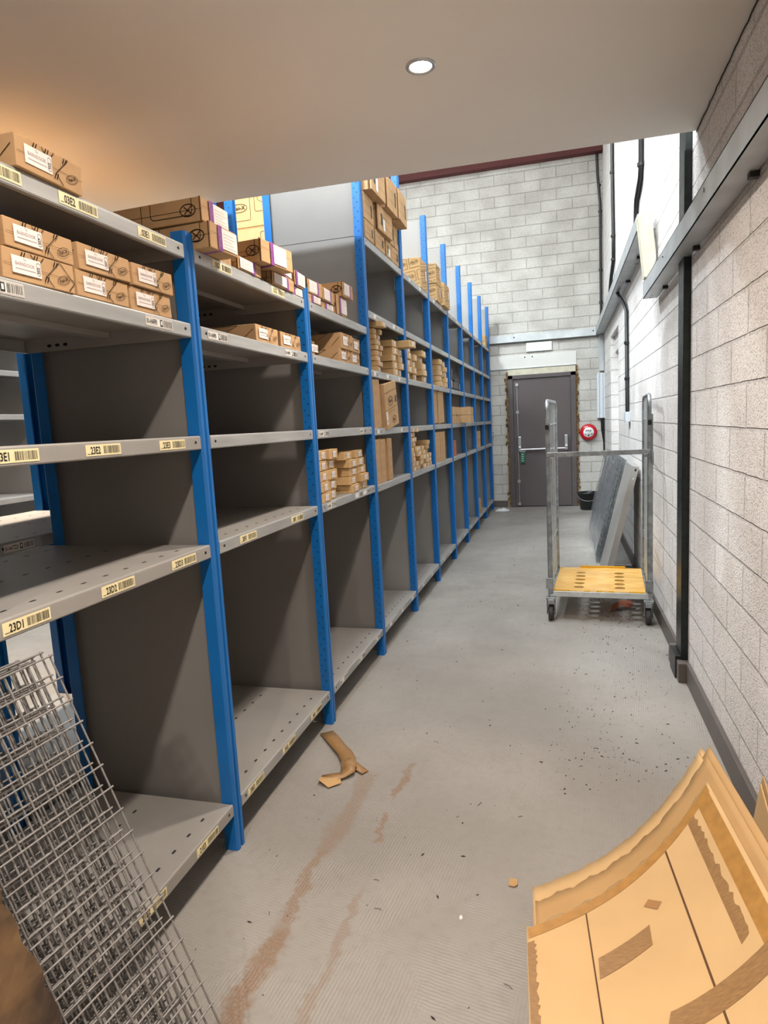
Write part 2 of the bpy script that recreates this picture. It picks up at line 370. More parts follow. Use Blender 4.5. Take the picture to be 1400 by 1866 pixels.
# things on the far wall
b = MB(); b.box(-.03, 1.24, D - .012, D, 2.105, 2.30, M_WALLP); b.box(-.03, 1.24, D - .022, D, 2.10, 2.112, M_GALVB)
for x in (.50, .61): b.tube([(x, D - .014, 2.26), (x, D - .008, 2.26)], .010, M_HOLE, 10)
tag(b.build('lintel_plate', bevel=.002), 'wide flat white plate with two holes above the grey door', 'lintel plate')
t = empty('exit_light', (.71, D, 2.40)); tag(t, 'small lit pale green rectangular exit light above the far door', 'exit light')
b = MB(); b.box(-.185, .185, -.03, 0, -.065, .065, M_WHITE); b.build('housing', t, bevel=.004)
b = MB(); b.box(-.175, .175, -.042, -.03, -.057, .057, M_EXIT); b.build('lit_panel', t, bevel=.004)
# fire bell
t = empty('fire_bell', (1.40, D, 1.10)); tag(t, 'round red fire alarm bell with white disc reading FIRE, right of door', 'fire bell')
R90 = Matrix.Rotation(math.pi / 2, 4, 'X')
b = MB(); b.lathe([(.09, 0), (.09, .02), (.122, .022), (.122, .035), (.112, .058), (.08, .07), (0, .072)], M_RED, 40, R90); b.build('gong', t)
b = MB(); b.lathe([(.074, .071), (.072, .075), (0, .076)], M_WHITE, 36, R90)
Mf = frame((0, -.077, 0), (1, 0, 0), (0, 0, 1))
b.text(Mf, 'FIRE', .030, M_BLACK, 0, .008, 1.05, align='c')
for k in range(2): b.quad(Mf, -.02, .02, -.010 - .008 * k, -.0075 - .008 * k, M_FAINT)
b.lathe([(.014, 0), (.014, .006), (.006, .007), (.006, 0)], M_BLACK, 16, Matrix.Translation((0, -.077, -.042)) @ R90)
for sg in (-1, 1): b.line(Mf, [(sg * .052, -.018), (sg * .034, -.038)], .009, M_BLACK)
b.build('face_disc', t)
# bucket
t = empty('bucket', (1.37, 8.0, 0)); tag(t, 'black plastic bucket on the floor right of the grey door', 'bucket')
b = MB(); b.lathe([(0, .004), (.105, 0), (.108, .006), (.148, .235), (.160, .238), (.160, .252), (.146, .252), (.142, .235), (.10, .012), (0, .012)], M_BUCKET, 40); b.build('pail', t)
b = MB(); b.tube([(-.155 * math.cos(a), -.04 - .13 * math.sin(a), .24 - .10 * math.sin(a)) for a in [math.pi * i / 14 for i in range(15)]], .003, M_GALV, 6); b.build('handle', t)
# conduits
def conduit(name, pts, r, label, clips=(), cat='conduit', m=M_BLACKP, cd=(1, 0, 0)):
    t = empty(name, pts[0]); o = Vector(pts[0]); tag(t, label, cat)
    b = MB(); b.tube([Vector(p) - o for p in pts], r, m, 10); b.build('pipe', t)
    for c in clips:
        b = MB(); c = Vector(c) - o; b.tube([c + Vector((0, 0, -.012)), c + Vector((0, 0, .012))], r * 1.45, m, 10); b.box(c.x - .012, c.x + .012, c.y - .012, c.y + .012, c.z - .01, c.z + .01, m); b.build('clip', t)
    return t
conduit('conduit', [(-.065, D - .02, 2.5), (-.06, D - .02, 1.9), (-.045, D - .02, 1.19)], .011, 'thin black conduit on far wall just right of last blue post', [(-.052, D - .02, 1.65), (-.06, D - .02, 1.98)])
t = empty('switch_box', (-.03, D, 1.13)); tag(t, 'small grey metal switch box on the far wall left of door', 'switch box')
b = MB(); b.box(-.03, .04, -.035, 0, -.05, .05, M_ALU); b.build('casing', t, bevel=.004)
b = MB(); b.box(-.012, .022, -.042, -.035, -.02, .02, M_WHITE); b.build('switch', t, bevel=.002)
conduit('corner_conduit', [(1.55, D - .02, 5.05), (1.56, D - .02, 4.7), (1.592, D - .02, 4.3), (1.592, D - .02, 2.6)], .018, 'dark dusty conduit running down the corner of the far wall', [(1.592, D - .02, 4.2), (1.592, D - .02, 3.4), (1.58, D - .02, 4.55), (1.592, D - .02, 2.95)])
conduit('wall_conduit', [(W - .02, 6.35, 5.6), (W - .02, 6.3, 4.0), (W - .02, 6.2, 3.3), (W - .02, 6.2, 3.05), (W - .03, 6.45, 2.9), (W - .05, 6.5, 2.62)], .020, 'thin black conduit high on right wall, farther of the two above the channel', [(W - .02, 6.3, 4.0), (W - .02, 6.2, 3.3), (W - .02, 6.2, 3.05)])
conduit('wall_conduit', [(W - .02, 3.52, 5.6), (W - .02, 3.52, 3.10), (W - .02, 3.56, 3.03), (W - .02, 3.82, 2.96), (W - .02, 3.86, 2.88), (W - .02, 3.88, 2.5)], .019, 'thicker black conduit with a kink high on right wall above cream board', [(W - .02, 3.52, 3.11), (W - .02, 3.52, 3.8)])
tt = conduit('socket_conduit', [(W - .07, 5.1, 2.53), (W - .06, 5.05, 2.47), (W - .03, 4.78, 2.34), (W - .02, 4.68, 2.26), (W - .02, 4.62, 1.34)], .017, 'black conduit dropping down right wall to a small grey box', [(W - .02, 4.66, 1.98), (W - .02, 4.64, 1.66)])
b = MB(); b.box(W - .045, W, 4.54, 4.70, 1.27, 1.36, M_LGREY); tag(b.build('socket_box', bevel=.004), 'small grey electrical box on right wall at the conduit end', 'socket box')
t = empty('cable_trunking', (1.60, D, 2.0)); tag(t, 'light grey vertical metal trunking box in the far right corner', 'cable trunking')
b = MB(); b.box(-.045, .025, -.07, 0, -.02, .50, M_GALVM); b.box(-.075, .06, -.075, 0, -.70, -.05, M_LGREY); b.box(-.05, -.04, -.083, -.075, -.70, -.05, M_GALVB); b.box(.0, .01, -.083, -.075, -.70, -.05, M_GALVB); b.build('trunk', t, bevel=.003)
b = MB(); b.tube([(.0, -.04, -.70), (.0, -.04, -.86), (.03, -.03, -1.05), (.035, -.03, -1.28)], .026, M_BLACKP, 10); b.build('flexible_duct', t)
# steel channels
b = MB(); x0 = 1.538
def channel(b, x0, ya, yb, z0, z1, m):
    b.box(x0, x0 + .004, ya, yb, z0, z1, m); b.box(x0, W - .006, ya, yb, z0, z0 + .004, m); b.box(x0, W - .03, ya, yb, z1 - .004, z1, m); b.box(x0 + .002, x0 + .006, ya, yb, z1 - .004, z1 + .0, m)
channel(b, x0, -5.9, 2.76, 2.055, 2.150, M_GALVM)
for y in (2.72, 2.64): b.quad(frame((x0 + .03, y, 2.0545), (0, 1, 0), (1, 0, 0)), -.006, .006, 0, .018, M_HOLE)
ch = b.build('steel_channel'); tag(ch, 'long galvanised steel channel along the right wall, ends at the cream board', 'steel channel')
for y in (-.4, .55, 1.45, 2.35):
    b = MB(); b.box(1.600, W - .002, y, y + .03, 2.038, 2.056, M_BLACKP); b.build('bracket', ch)
for y in (.9, 1.9):
    b = MB(); b.tube([(x0 - .004, y, 2.12), (x0, y, 2.12)], .008, M_GALV, 8); b.build('bolt', ch)
b = MB(); channel(b, 1.515, 2.88, D - .02, 2.50, 2.60, M_GALVM); b.box(-.06, 1.55, D - .035, D, 2.49, 2.60, M_GALVM); b.box(-.06, 1.55, D - .06, D, 2.49, 2.497, M_GALVM)
ch = b.build('steel_channel'); tag(ch, 'higher galvanised steel channel on the right wall turning across the far wall', 'steel channel')
for y in (3.6, 4.5): b = MB(); b.box(1.590, W - .002, y, y + .04, 2.482, 2.50, M_BLACKP); b.build('bracket', ch)
for x in (.35, 1.48): b = MB(); b.tube([(x, D - .04, 2.56), (x, D - .034, 2.56)], .010, M_HOLE, 8); b.build('bolt', ch)
# cream board between the channels
b = MB()
vs = [(1.512, 2.77, 2.57), (1.588, 2.77, 2.565), (1.612, 2.77, 2.30), (1.575, 2.77, 2.19), (1.552, 2.77, 2.195)]
vb = [(x, y + .10, z) for x, y, z in vs]
b.add(vs + vb, [(0, 1, 2, 3, 4)[::-1], (5, 6, 7, 8, 9), (0, 5, 6, 1), (1, 6, 7, 2), (2, 7, 8, 3), (3, 8, 9, 4), (4, 9, 5, 0)], M_CREAM)
tag(b.build('insulation_board', bevel=.004), 'cream painted board wedged upright between the two steel channels', 'board')
# green steel post
b = MB(); b.box(W - .018, W, 1.74, 1.90, .10, 5.6, M_GREYTRIM); b.box(W - .034, W, 1.655, 1.80, .10, 5.6, M_GREEN); b.box(W - .060, W, 1.66, 1.82, 0, .12, M_BLACKP)
tag(b.build('steel_post', bevel=.003), 'dark green steel post standing against the white block right wall', 'steel post')

# downlight
for i, (x, y) in enumerate(DOWN):
    t = empty('downlight', (x, y, 2.564)); tag(t, ['round recessed ceiling spotlight, lit, with a white ring, in the low ceiling', 'recessed ceiling spotlight behind the camera, nearer the shelving', 'recessed ceiling spotlight behind the camera, farthest back', 'recessed ceiling spotlight over the next aisle, left of the shelving'][i], 'ceiling light')
    b = MB(); b.lathe([(.037, -.001), (.041, -.006), (.050, -.005), (.052, 0)], M_ALU, 40); b.build('ring', t)
    b = MB(); b.lathe([(0, -.003), (.037, -.003)], M_GLOW, 32); b.build('lens', t)
for i, (x, y) in enumerate(BAYS):
    t = empty('high_bay_light', (x, y, 5.99)); tag(t, ['round high bay lamp above the far shelving', 'round high bay lamp above the low ceiling', 'round high bay lamp over the left end of the hall'][i], 'hall light')
    b = MB(); b.lathe([(.22, 0), (.24, .05), (.12, .12), (.03, .14), (.02, .41)], M_GALV, 32); b.build('reflector', t)
    b = MB(); b.lathe([(0, .004), (.22, .004)], M_GLOWC, 32); b.build('lens', t)

b = MB(); b.box(-.2, .8, -.6, 3.8, 6.375, 6.395, M_FILLGLOW); tag(b.build('added_fill_panel'), 'unseen glowing panel added under the hall roof to soften the aisle light', 'fill light')  # added glowing panel out of view, goes with the fill light
b = MB(); b.box(-.24, -.2, -.64, 3.84, 6.36, 6.4, M_ALU); b.box(.8, .84, -.64, 3.84, 6.36, 6.4, M_ALU); struct(b.build('trim_4'))  # side rails of the added fill panel
# ---------------------------------------------------------------- shelving
PX = 0.91
LOW = {'a': 1.898, 'b': 1.675, 'c': 1.348, 'd': 1.017, 'e': .165}
TALL = {'A': 2.395, 'B': 2.0, 'C': 1.671, 'D': 1.338, 'E': 1.009, 'F': .157}
PROF = [(-.045, -.025), (-.006, -.025), (0, -.019), (0, -.006), (-.010, -.003), (-.010, .003), (0, .006), (0, .019), (-.006, .025), (-.045, .025), (-.045, .020), (-.012, .020), (-.012, -.020), (-.045, -.020)]
def post_mb(top, holes, near_holes=True):
    b = MB(); b.extr(PROF, 0, top, M_BLUE)
    Mh = frame((0, -.0252, 0), (1, 0, 0), (0, 0, 1))
    z = .06
    while z < top - .03:
        if holes: b.quad(Mh, -.020, -.015, z - .003, z + .003, M_HOLE); b.quad(Mh, -.036, -.032, z + .02, z + .025, M_HOLE)
        z += .05
    return b
post_cache = {}
def post(parent, name, x, y, top, holes=True, flip=False):
    k = (round(top, 3), holes)
    if k not in post_cache:
        o = post_mb(top, holes).build(name, parent); post_cache[k] = o.data
    else:
        o = bpy.data.objects.new(name, post_cache[k]); COL.objects.link(o); o.parent = parent
    o.location = (x, y, 0)
    if flip: o.rotation_euler = (0, 0, math.pi)
    return o
def shelf(parent, x0, x1, y0, y1, z, lip_m=None, holes=True, lip=.041):
    b = MB(); y0 += .029; y1 -= .029; lm = lip_m or M_LIP
    b.box(x0 + .003, x1 - .003, y0, y1, z - .0025, z - .0005, M_SHELF)
    # rolled front edge
    pr = [(x1 - .004, z), (x1 - .0015, z - .0012), (x1 - .0002, z - .004), (x1, z - .008), (x1, z - lip + .003), (x1 - .002, z - lip), (x1 - .014, z - lip), (x1 - .014, z - lip + .002), (x1 - .003, z - lip + .002), (x1 - .003, z - .003), (x1 - .006, z - .003)]
    n = len(pr); vs = [(x, y0, zz) for x, zz in pr] + [(x, y1, zz) for x, zz in pr]
    b.add(vs, [(i, n + i, n + (i + 1) % n, (i + 1) % n) for i in range(n)] + [tuple(range(n)), tuple(reversed(range(n, 2 * n)))], lm)
    b.box(x0, x0 + .003, y0, y1, z - lip, z, lm); b.box(x0, x0 + .016, y0, y1, z - lip, z - lip + .002, lm)
    b.box(x0, x1 - .004, y0, y0 + .002, z - lip, z - .002, M_SHELF); b.box(x0, x1 - .004, y1 - .002, y1, z - lip, z - .002, M_SHELF)
    b.box((x0 + x1) / 2 - .02, (x0 + x1) / 2 + .02, y0, y1, z - .02, z - .003, M_SHELF)
    if holes:
        Mt = frame((x1, y0, z - .0005), (0, 1, 0), (-1, 0, 0)); k = 0; yy = .06
        while yy < y1 - y0 - .03:
            for xx in (.055, .30, .52):
                if xx < x1 - x0 - .05: b.add([(yy - .009, xx, .0004), (yy - .006, xx - .004, .0004), (yy + .008, xx - .004, .0004), (yy + .010, xx, .0004), (yy + .008, xx + .004, .0004), (yy - .006, xx + .004, .0004)], [(0, 1, 2, 3, 4, 5)], M_SLOT, Mt @ Matrix.Diagonal((1, 1, 1 if True else 1, 1)))
            yy += .0775
        Mf = frame((x1, y0, z), (0, 1, 0), (0, 0, 1))
        for yy in (.028, y1 - y0 - .028):
            b.add([(yy + .006 * math.cos(a), -.019 + .0045 * math.sin(a), .0004) for a in [k * math.pi / 4 for k in range(8)]], [tuple(range(8))], M_HOLE, Mf)
        for i, xx in enumerate((-.50, -.47, -.44)):
            b.add([(x1 + xx + .009 * math.cos(a), z - .024 + .005 * math.sin(a), .0) for a in [k * math.pi / 4 for k in range(8)]], [tuple(reversed(range(8)))], M_HOLE, frame((0, y1 - .0024, 0), (1, 0, 0), (0, 0, 1)))
    return b.build('shelf', parent)
def shelf_label(parent, x, y, z, txt, white=False, wd=.122, h=.026, glyph=False):
    b = MB(); M = frame((x + .0008, y, z - .0205), (0, 1, 0), (0, 0, 1)); rnd = random.Random(int(y * 1000) + len(txt))
    b.box(-wd / 2, wd / 2, -h / 2, h / 2, -.0004, .0003, M_WHITEL if white else M_CREAML, M)
    if white:
        b.line(M, [(-wd / 2 + .002, -h / 2 + .002), (wd / 2 - .002, -h / 2 + .002), (wd / 2 - .002, h / 2 - .002), (-wd / 2 + .002, h / 2 - .002)], .0008, M_FAINT, closed=True)
        if txt: b.text(M, txt, .013, M_BLACK, -wd / 2 + .004, -.0065, .58)
        b.quad(M, .002, .014, -.009, .009, M_BLACK); b.quad(M, .005, .011, -.005, .006, M_WHITEL, .0009)
        a = .018
    else:
        b.quad(M, -wd / 2 + .004, -wd / 2 + .014, -.009, -.0075, M_BLACK)
        if txt: b.text(M, txt, .0165, M_BLACK, -wd / 2 + .015, -.0083, .72)
        a = -.001
    x = a
    while x < wd / 2 - .004:
        wv = rnd.choice((.0008, .0012, .002)); b.quad(M, x, x + wv, -h / 2 + .004, h / 2 - .004, M_BLACK); x += wv + rnd.choice((.0009, .0014, .002))
    b.build('shelf_label', parent)
LABELS = {0: {'a': [(-.679, '03E3', 0), (-.454, '03E2', 0), (-.18, '03E1', 0)], 'b': [(-.707, '01-HAFF0', 1), (-.184, '01-HAFF0', 1)], 'c': [(-.719, '23E1', 0), (-.459, '23E2', 0), (-.176, '23E3', 0)],
              'd': [(-.74, '23D1', 0), (-.459, '23D2', 0), (-.173, '23D3', 0)], 'e': [(-.74, '21E1', 0), (-.461, '21E2', 0), (-.188, '21E3', 0)]},
          1: {'a': [(.19, '15G1', 0), (.619, '15G2', 0)], 'b': [(.127, '01-HAFF0', 1), (.706, '01-HAFF0', 1)], 'd': [(.222, '20F1', 0), (.65, '20F2', 0)], 'e': [(.133, '20E3', 0), (.418, '20E2', 0), (.709, '20E1', 0)]},
          2: {'c': [(1.018, '01-HAFF0', 1), (1.624, '01-HAFF0', 1)], 'd': [(1.06, '01-HAFF0', 1), (1.48, '', 1), (1.62, '', 1)], 'e': [(1.082, '20D1', 1), (1.375, '20D2', 1), (1.684, '20D3', 1)]},
          3: {'B': [(1.999, '', 1), (2.443, '', 1)], 'C': [(1.938, '', 1), (2.224, '', 1), (2.524, '', 1)], 'D': [(1.95, '', 1), (2.525, '', 1)], 'F': [(2.0, '', 1), (2.3, '', 1), (2.6, '', 1)]}}
BAYN = ['nearest low shelving bay', 'second low shelving bay', 'third low shelving bay', 'first tall shelving bay', 'second tall shelving bay', 'third tall shelving bay', 'fourth tall shelving bay', 'fifth tall shelving bay', 'sixth tall shelving bay', 'last tall shelving bay']
BDESC = ['nearest low shelving bay, grey shelves with 23D and 23E labels, cut by left edge', 'second low shelving bay, grey, between the first and second blue posts',
         'third low shelving bay, between second and third blue posts, stained bottom shelf', 'first tall shelving bay, right of third blue post, big cartons on its top shelf',
         'second tall shelving bay, with one large printed carton on its top shelf', 'third tall shelving bay, with two large printed cartons on its top shelf',
         'fourth tall shelving bay, with black box files on its third shelf', 'fifth tall shelving bay, with long cartons standing in its tall bottom space',
         'sixth tall shelving bay, second from the far wall, cartons on bottom shelf', 'last tall shelving bay, ending right beside the far wall']
M_PANEL_LIT = mat('grey side sheet lightened as if lit', (150, 149, 147), .45, 0, .07, 3, bump=.04, bscale=60)  # same sheet as the low bays, lightened in place of far aisle light
def side_panel(parent, x0, x1, y, z0, z1, split=None, m=None):
    b = MB()
    segs = [(z0, z1)] if not split else [(z0, split - .0015), (split + .0015, z1)]
    for a, c in segs: b.box(x0, x1, y - .002, y + .002, a, c, m or M_PANEL)
    if split: b.box(x0, x1, y + .0005, y + .0035, split - .02, split + .02, M_SEAM)
    b.build('side_panel', parent)
bays = []
for k in range(10):
    tall = k >= 3; y0 = (k - 1) * PX; y1 = k * PX
    t = empty('shelving_bay', (0, 0, 0)); tag(t, BDESC[k], 'shelving', 'run of shelving bays along the aisle'); bays.append(t)
    top = 3.005 if k >= 2 else (1.936 if k == 0 else 1.95)
    post(t, 'upright', 0, y1, top, holes=k >= 1); post(t, 'rear_upright', -.588 if k == 0 else (-.605 if k < 2 else -.578), y1, top, holes=True, flip=True)
    side_panel(t, -.565 if k < 2 else -.545, -.04, y1, .02, top - .03, 2.392 if k >= 2 else None, M_PANEL_LIT if k >= 3 else None)
    if k == 0:
        post(t, 'upright', 0, y0, 1.936, True); post(t, 'rear_upright', -.605, y0, 1.936, True, True); side_panel(t, -.565, -.04, y0, .02, 1.9)
    if k >= 1:  # back sheets added to stop light leaking through from the next aisle
        b = MB(); xb = -.6035 if k < 3 else -.5785
        b.box(xb - .001, xb, y0 + .03, y1 - .03, .10, 2.39 if tall else 1.89, M_PANEL_LIT if k >= 3 else M_PANEL); b.build('added_back_sheet', t)
    for key, z in (TALL if tall else LOW).items():
        s = shelf(t, -.60 if k < 3 else -.575, -.003, y0, y1, z, M_LIP if not (k == 0 and key in 'cde') else M_SHELF)
        for yy, tx, wh in LABELS.get(k, {}).get(key, []): shelf_label(s, -.003, yy, z, tx, bool(wh), wd=(.122 if k < 3 else .10))
        if k > 3 and key in ('A', 'F'):
            for q in (.25, .6): shelf_label(s, -.003, y0 + q, z, '', True, wd=.10)
    if tall or k == 2:
        for z in ([2.345, 1.95] if tall else [1.85]):
            b = MB(); b.box(-.052, -.048, y1 - .050, y1 - .027, z - .09, z, M_GALV); b.build('corner_bracket', t)
# row behind (back to back) and the row across the next aisle
def back_row(x0, x1, ys, levels, top, desc, grp, panels=True, lipm=None, holes=False, lbl=None, ends=True):
    for i, (a, c) in enumerate(ys):
        t = empty('shelving_bay'); tag(t, desc[i], 'shelving', grp)
        tp = top[i]; 
        post(t, 'upright', x1, a, tp, holes); post(t, 'rear_upright', x0, a, tp, holes, True)
        if i == len(ys) - 1 and ends: post(t, 'upright', x1, c, tp, holes); post(t, 'rear_upright', x0, c, tp, holes, True)
        if panels: side_panel(t, x0 + .04, x1 - .04, c, .03, tp - .03)
        for z in levels[i]:
            s = shelf(t, x0 + .005, x1 - .003, a, c, z, lipm, holes=holes)
            if lbl and i == lbl[0] and abs(z - lbl[1]) < .01: shelf_label(s, x1 - .003, lbl[2], z, lbl[3], True)
lv2 = [1.84, 1.36, 1.03, .62, .16]
back_row(-1.33, -.665, [(-.20, .71), (.71, 1.62), (1.62, 2.56)], [[1.80, 1.045, .16], [1.80, 1.045, .16], [2.39, 1.67, 1.045, .16]], [1.93, 1.93, 3.0],
         ['grey shelving bay behind the nearest bay, seen through its open back', 'low shelving bay of the row behind, hidden behind the second low bay', 'tall shelving bay of the row behind, before the high stacked cartons'], 'shelving row back to back with the aisle row', panels=False, holes=True, lbl=(0, 1.045, -.08, '01-HATZ20'), ends=False)
back_row(-1.33, -.665, [(2.56, 3.47), (3.47, 4.38), (4.38, 5.29)], [[2.39, 1.67, 1.03, .16]] * 3, [3.0] * 3,
         ['tall shelving bay of the row behind, carrying stacked printed cartons high up', 'tall bay of the row behind, hidden behind the second tall bay', 'tall bay of the row behind, hidden behind the third tall bay'], 'shelving row back to back with the aisle row', panels=True)
back_row(-3.5, -2.9, [(.68 + .91 * i, .68 + .91 * (i + 1)) for i in range(5)], [[2.25, 1.90, 1.58, .965, .16]] * 5, [2.6] * 5,
         ['first pale grey shelving bay across the next aisle, seen through the nearest bay', 'second pale grey bay across the next aisle, seen through the nearest bay', 'third pale grey bay across the next aisle', 'fourth pale grey bay across the next aisle', 'fifth pale grey bay across the next aisle'], 'shelving row across the next aisle', panels=True, lipm=M_SHELF)

# ---------------------------------------------------------------- cartons
def rrect(x0, x1, y0, y1, r):
    p = []
    for cx, cy, a0 in ((x1 - r, y1 - r, 0), (x0 + r, y1 - r, 90), (x0 + r, y0 + r, 180), (x1 - r, y0 + r, 270)):
        for k in range(4): a = math.radians(a0 + 30 * k); p.append((cx + r * math.cos(a), cy + r * math.sin(a)))
    return p
def ell(cx, cy, a, b, n=18, rot=0): 
    return [(cx + a * math.cos(t) * math.cos(rot) - b * math.sin(t) * math.sin(rot), cy + a * math.cos(t) * math.sin(rot) + b * math.sin(t) * math.cos(rot)) for t in [2 * math.pi * k / n for k in range(n)]]
def logo(b, M, cx, cy, s, rot=0):
    b.line(M, ell(cx, cy, s, s * .45, rot=rot), s * .055, M_INK, closed=True)
    b.text(M, 'Van-X', s * .42, M_INK, cx + s * .17 * math.sin(rot), cy - s * .17 * math.cos(rot), .95, align='c', rot=rot)
def clipq(b, M, pts, wd, w, h):
    """poly line clipped to the face (inset)"""
    out = []
    n = len(pts)
    for i in range(n):
        a = pts[i]; c = pts[(i + 1) % n]
        def ins(p): return .002 < p[0] < w - .002 and .002 < p[1] < h - .002
        if ins(a) and ins(c): b.line(M, [a, c], wd, M_INK)
        elif ins(a) or ins(c):
            lo, hi = (a, c) if ins(a) else (c, a)
            for _ in range(8):
                m_ = ((lo[0] + hi[0]) / 2, (lo[1] + hi[1]) / 2)
                if ins(m_): lo = m_
                else: hi = m_
            b.line(M, [a if ins(a) else c, lo], wd, M_INK)
def pattern(b, M, w, h, cell, lw, seed=0, rot=0, txt=True):
    """repeat of rounded squares round an oval mark, as printed all over the large cartons"""
    rnd = random.Random(seed); R_ = Matrix.Rotation(rot, 2); n = int((w + h) / cell) + 2
    for i in range(-n, n + 1):
        for j in range(-n, n + 1):
            c = R_ @ Vector((i * cell + (j % 2) * cell * .5 + .3 * cell, j * cell + .35 * cell))
            if not (-cell < c.x < w + cell and -cell < c.y < h + cell): continue
            pts = [tuple(c + R_ @ Vector(p)) for p in rrect(-.42 * cell, .42 * cell, -.38 * cell, .38 * cell, .08 * cell)]
            clipq(b, M, pts, lw, w, h)
            if .36 * cell < c.x < w - .36 * cell and .2 * cell < c.y < h - .2 * cell and txt: logo(b, M, c.x, c.y, .33 * cell, rot)
CN = {'n': 0}
def carton(style, x, yc, z, w, h, d, label, group, rz=0, ry=0, rx=0, seed=None, m=None, cat='box'):
    """front face looks along +x; origin at bottom centre of the front face"""
    CN['n'] += 1; seed = CN['n'] if seed is None else seed; rnd = random.Random(seed); random.seed(seed)
    simple = style in ('slim', 'plain', 'panel', 'far')
    t = None
    b = MB(); j = .0015 if h > .05 else .001
    m = m or (M_CARD if style not in ('slim', 'far', 'big') else M_CARD3)
    b.box(-d, 0, -w / 2, w / 2, 0, h, m, jit=j)
    F = frame((.0016, -w / 2, 0), (0, 1, 0), (0, 0, 1))          # front
    Sd = frame((-d, -w / 2 - .0016, 0), (1, 0, 0), (0, 0, 1))    # near side, faces -y
    parts = []
    if style == 'barn':
        b.line(F, [(0, h * .5), (w, h * .47)], .0008, M_SEAM); 
        for cx, cy in ((.42 * w, h * .9), (.55 * w, h * .25), (.7 * w, h * .88), (.25 * w, h * .92)):
            for q in (0, .007): clipq(b, F, [(cx + q - .003, cy - .006), (cx + q + .003, cy + .006)], .0022, w, h)
        cx = .78 * w
        clipq(b, F, [(cx, h * .98), (cx - .04, h * .35), (cx, -.02), (cx + .04, h * .35)], .0016, w, h)
        if h > .04: logo(b, F, cx + .008, h * .38, .019, .35)
        clipq(b, F, [(.36 * w, h * 1.0), (.45 * w, h * .62), (.56 * w, h * 1.0)], .0016, w, h)
        clipq(b, Sd, [(d - .20, h * .95), (d - .13, h * .55), (d - .07, h * .95)], .0016, d, h); clipq(b, Sd, [(d - .05, h * .2), (d - .01, h * .7)], .0016, d, h)
        l = MB(); l.quad(F, .02, .02 + .075, h * .22, h * .80, M_PAPER, .0009)
        l.text(F, 'To', .0045, M_FAINT, .053, h * .68, z=.0013, align='c'); l.text(F, 'BARNDOOR', .0065, M_FAINT, .053, h * .50, .95, z=.0013, align='c')
        l.quad(F, .028, .080, h * .37, h * .37 + .0016, M_FAINT, .0013)
        l.line(F, rrect(.0835, .0925, h * .30, h * .72, .003), .0008, M_BLACK, .0014, True); l.text(F, str(rnd.choice((352, 357, 357))), .0062, M_BLACK, .0905, h * .36, z=.0014, rot=math.pi / 2)
        parts.append(('label', l))
        tp = MB(); tp.quad(F, .0, w, h * .995, h, M_TAPE, .0011); 
    elif style == 'purple':
        b.line(F, [(0, h * .62), (w, h * .60)], .0009, M_SEAM); b.line(Sd, [(0, h * .5), (d, h * .5)], .0012, M_INK)
        b.line(Sd, [(d - .004, 0), (d - .004, h)], .004, M_SEAM)
        pt = rrect(d * .2, d * .55, h * .12, h * 1.2, .012); clipq(b, Sd, pt, .0022, d, h)
        pt = rrect(d * .62, d * .93, h * .3, h * 1.3, .012); clipq(b, Sd, pt, .0022, d, h)
        if h > .06: b.line(Sd, ell(d * .90, h * .5, .026, .017), .003, M_INK, closed=True); b.line(Sd, [(d * .90 - .012, h * .5 - .010), (d * .90 + .012, h * .5 + .010)], .003, M_INK); b.line(Sd, [(d * .90 - .012, h * .5 + .010), (d * .90 + .012, h * .5 - .010)], .003, M_INK)
        a = .30 * w if w > .13 else .1 * w; flip = seed % 2
        tx0 = a if not flip else w * .62
        tp = MB(); tp.quad(F, tx0 - .006, tx0 + .018, -.0005, h, M_PURPLE, .0009); tp.add([(-.06, -w / 2 + tx0, -.0012), (.0018, -w / 2 + tx0, -.0012), (.0018, -w / 2 + tx0 + .018, -.0012), (-.06, -w / 2 + tx0 + .018, -.0012)], [(0, 3, 2, 1)], M_PURPLE)
        parts.append(('packing_tape', tp))
        l = MB(); lx0, lx1 = (tx0 + .016, min(w - .004, tx0 + .016 + .09)) if not flip else (.01, tx0 - .001)
        l.quad(F, lx0, lx1, h * .1, h * .93, M_PAPER, .0011)
        for q in range(5): l.quad(F, lx0 + .006, lx1 - .008 - .012 * (q % 3), h * (.2 + .13 * q), h * (.2 + .13 * q) + .0012, M_FAINT, .0015)
        parts.append(('label', l))
    elif style == 'big':
        pattern(b, F, w, h, .085, .0022, seed, 0.2, txt=(h > .12)); pattern(b, Sd, d, h, .10, .0024, seed + 1, .15)
        Bt = frame((-d, -w / 2, -.0016), (0, 1, 0), (1, 0, 0)); pattern(b, Bt, w, d, .12, .002, seed, 0, False)
        l = MB(); l.quad(F, w * .66, w * .66 + .04, h * .38, h * .38 + .07, M_PAPER, .0016)
        for q in range(4): l.quad(F, w * .66 + .005, w * .66 + .034, h * .38 + .01 + .014 * q, h * .38 + .014 + .014 * q, M_FAINT, .002)
        parts.append(('label', l))
    elif style == 'stack':
        for q in (.28, .62): b.line(F, [(0, h * q), (w, h * q)], .0014, M_INK)
        b.line(F, [(w * .5, 0), (w * .5, h)], .0012, M_SEAM); b.line(Sd, [(0, h * .82), (d, h * .82)], .0014, M_INK); b.line(Sd, [(d - .012, 0), (d - .012, h)], .012, M_SEAM)
        b.line(Sd, ell(d - .07, h * .5, .028, .03), .004, M_INK, closed=True)
        l = MB(); k_ = .72 if seed % 3 else .2; l.quad(F, w * k_, w * k_ + .018, h * .25, h * .72, M_FILE, .0014); (l.quad(F, w * .3, w * .3 + .04, h * .08, h * .55, M_PAPER, .0014) if seed % 3 == 0 else None)
        parts.append(('label', l))
    elif style == 'panel':
        ny = max(3, int(h / .05))
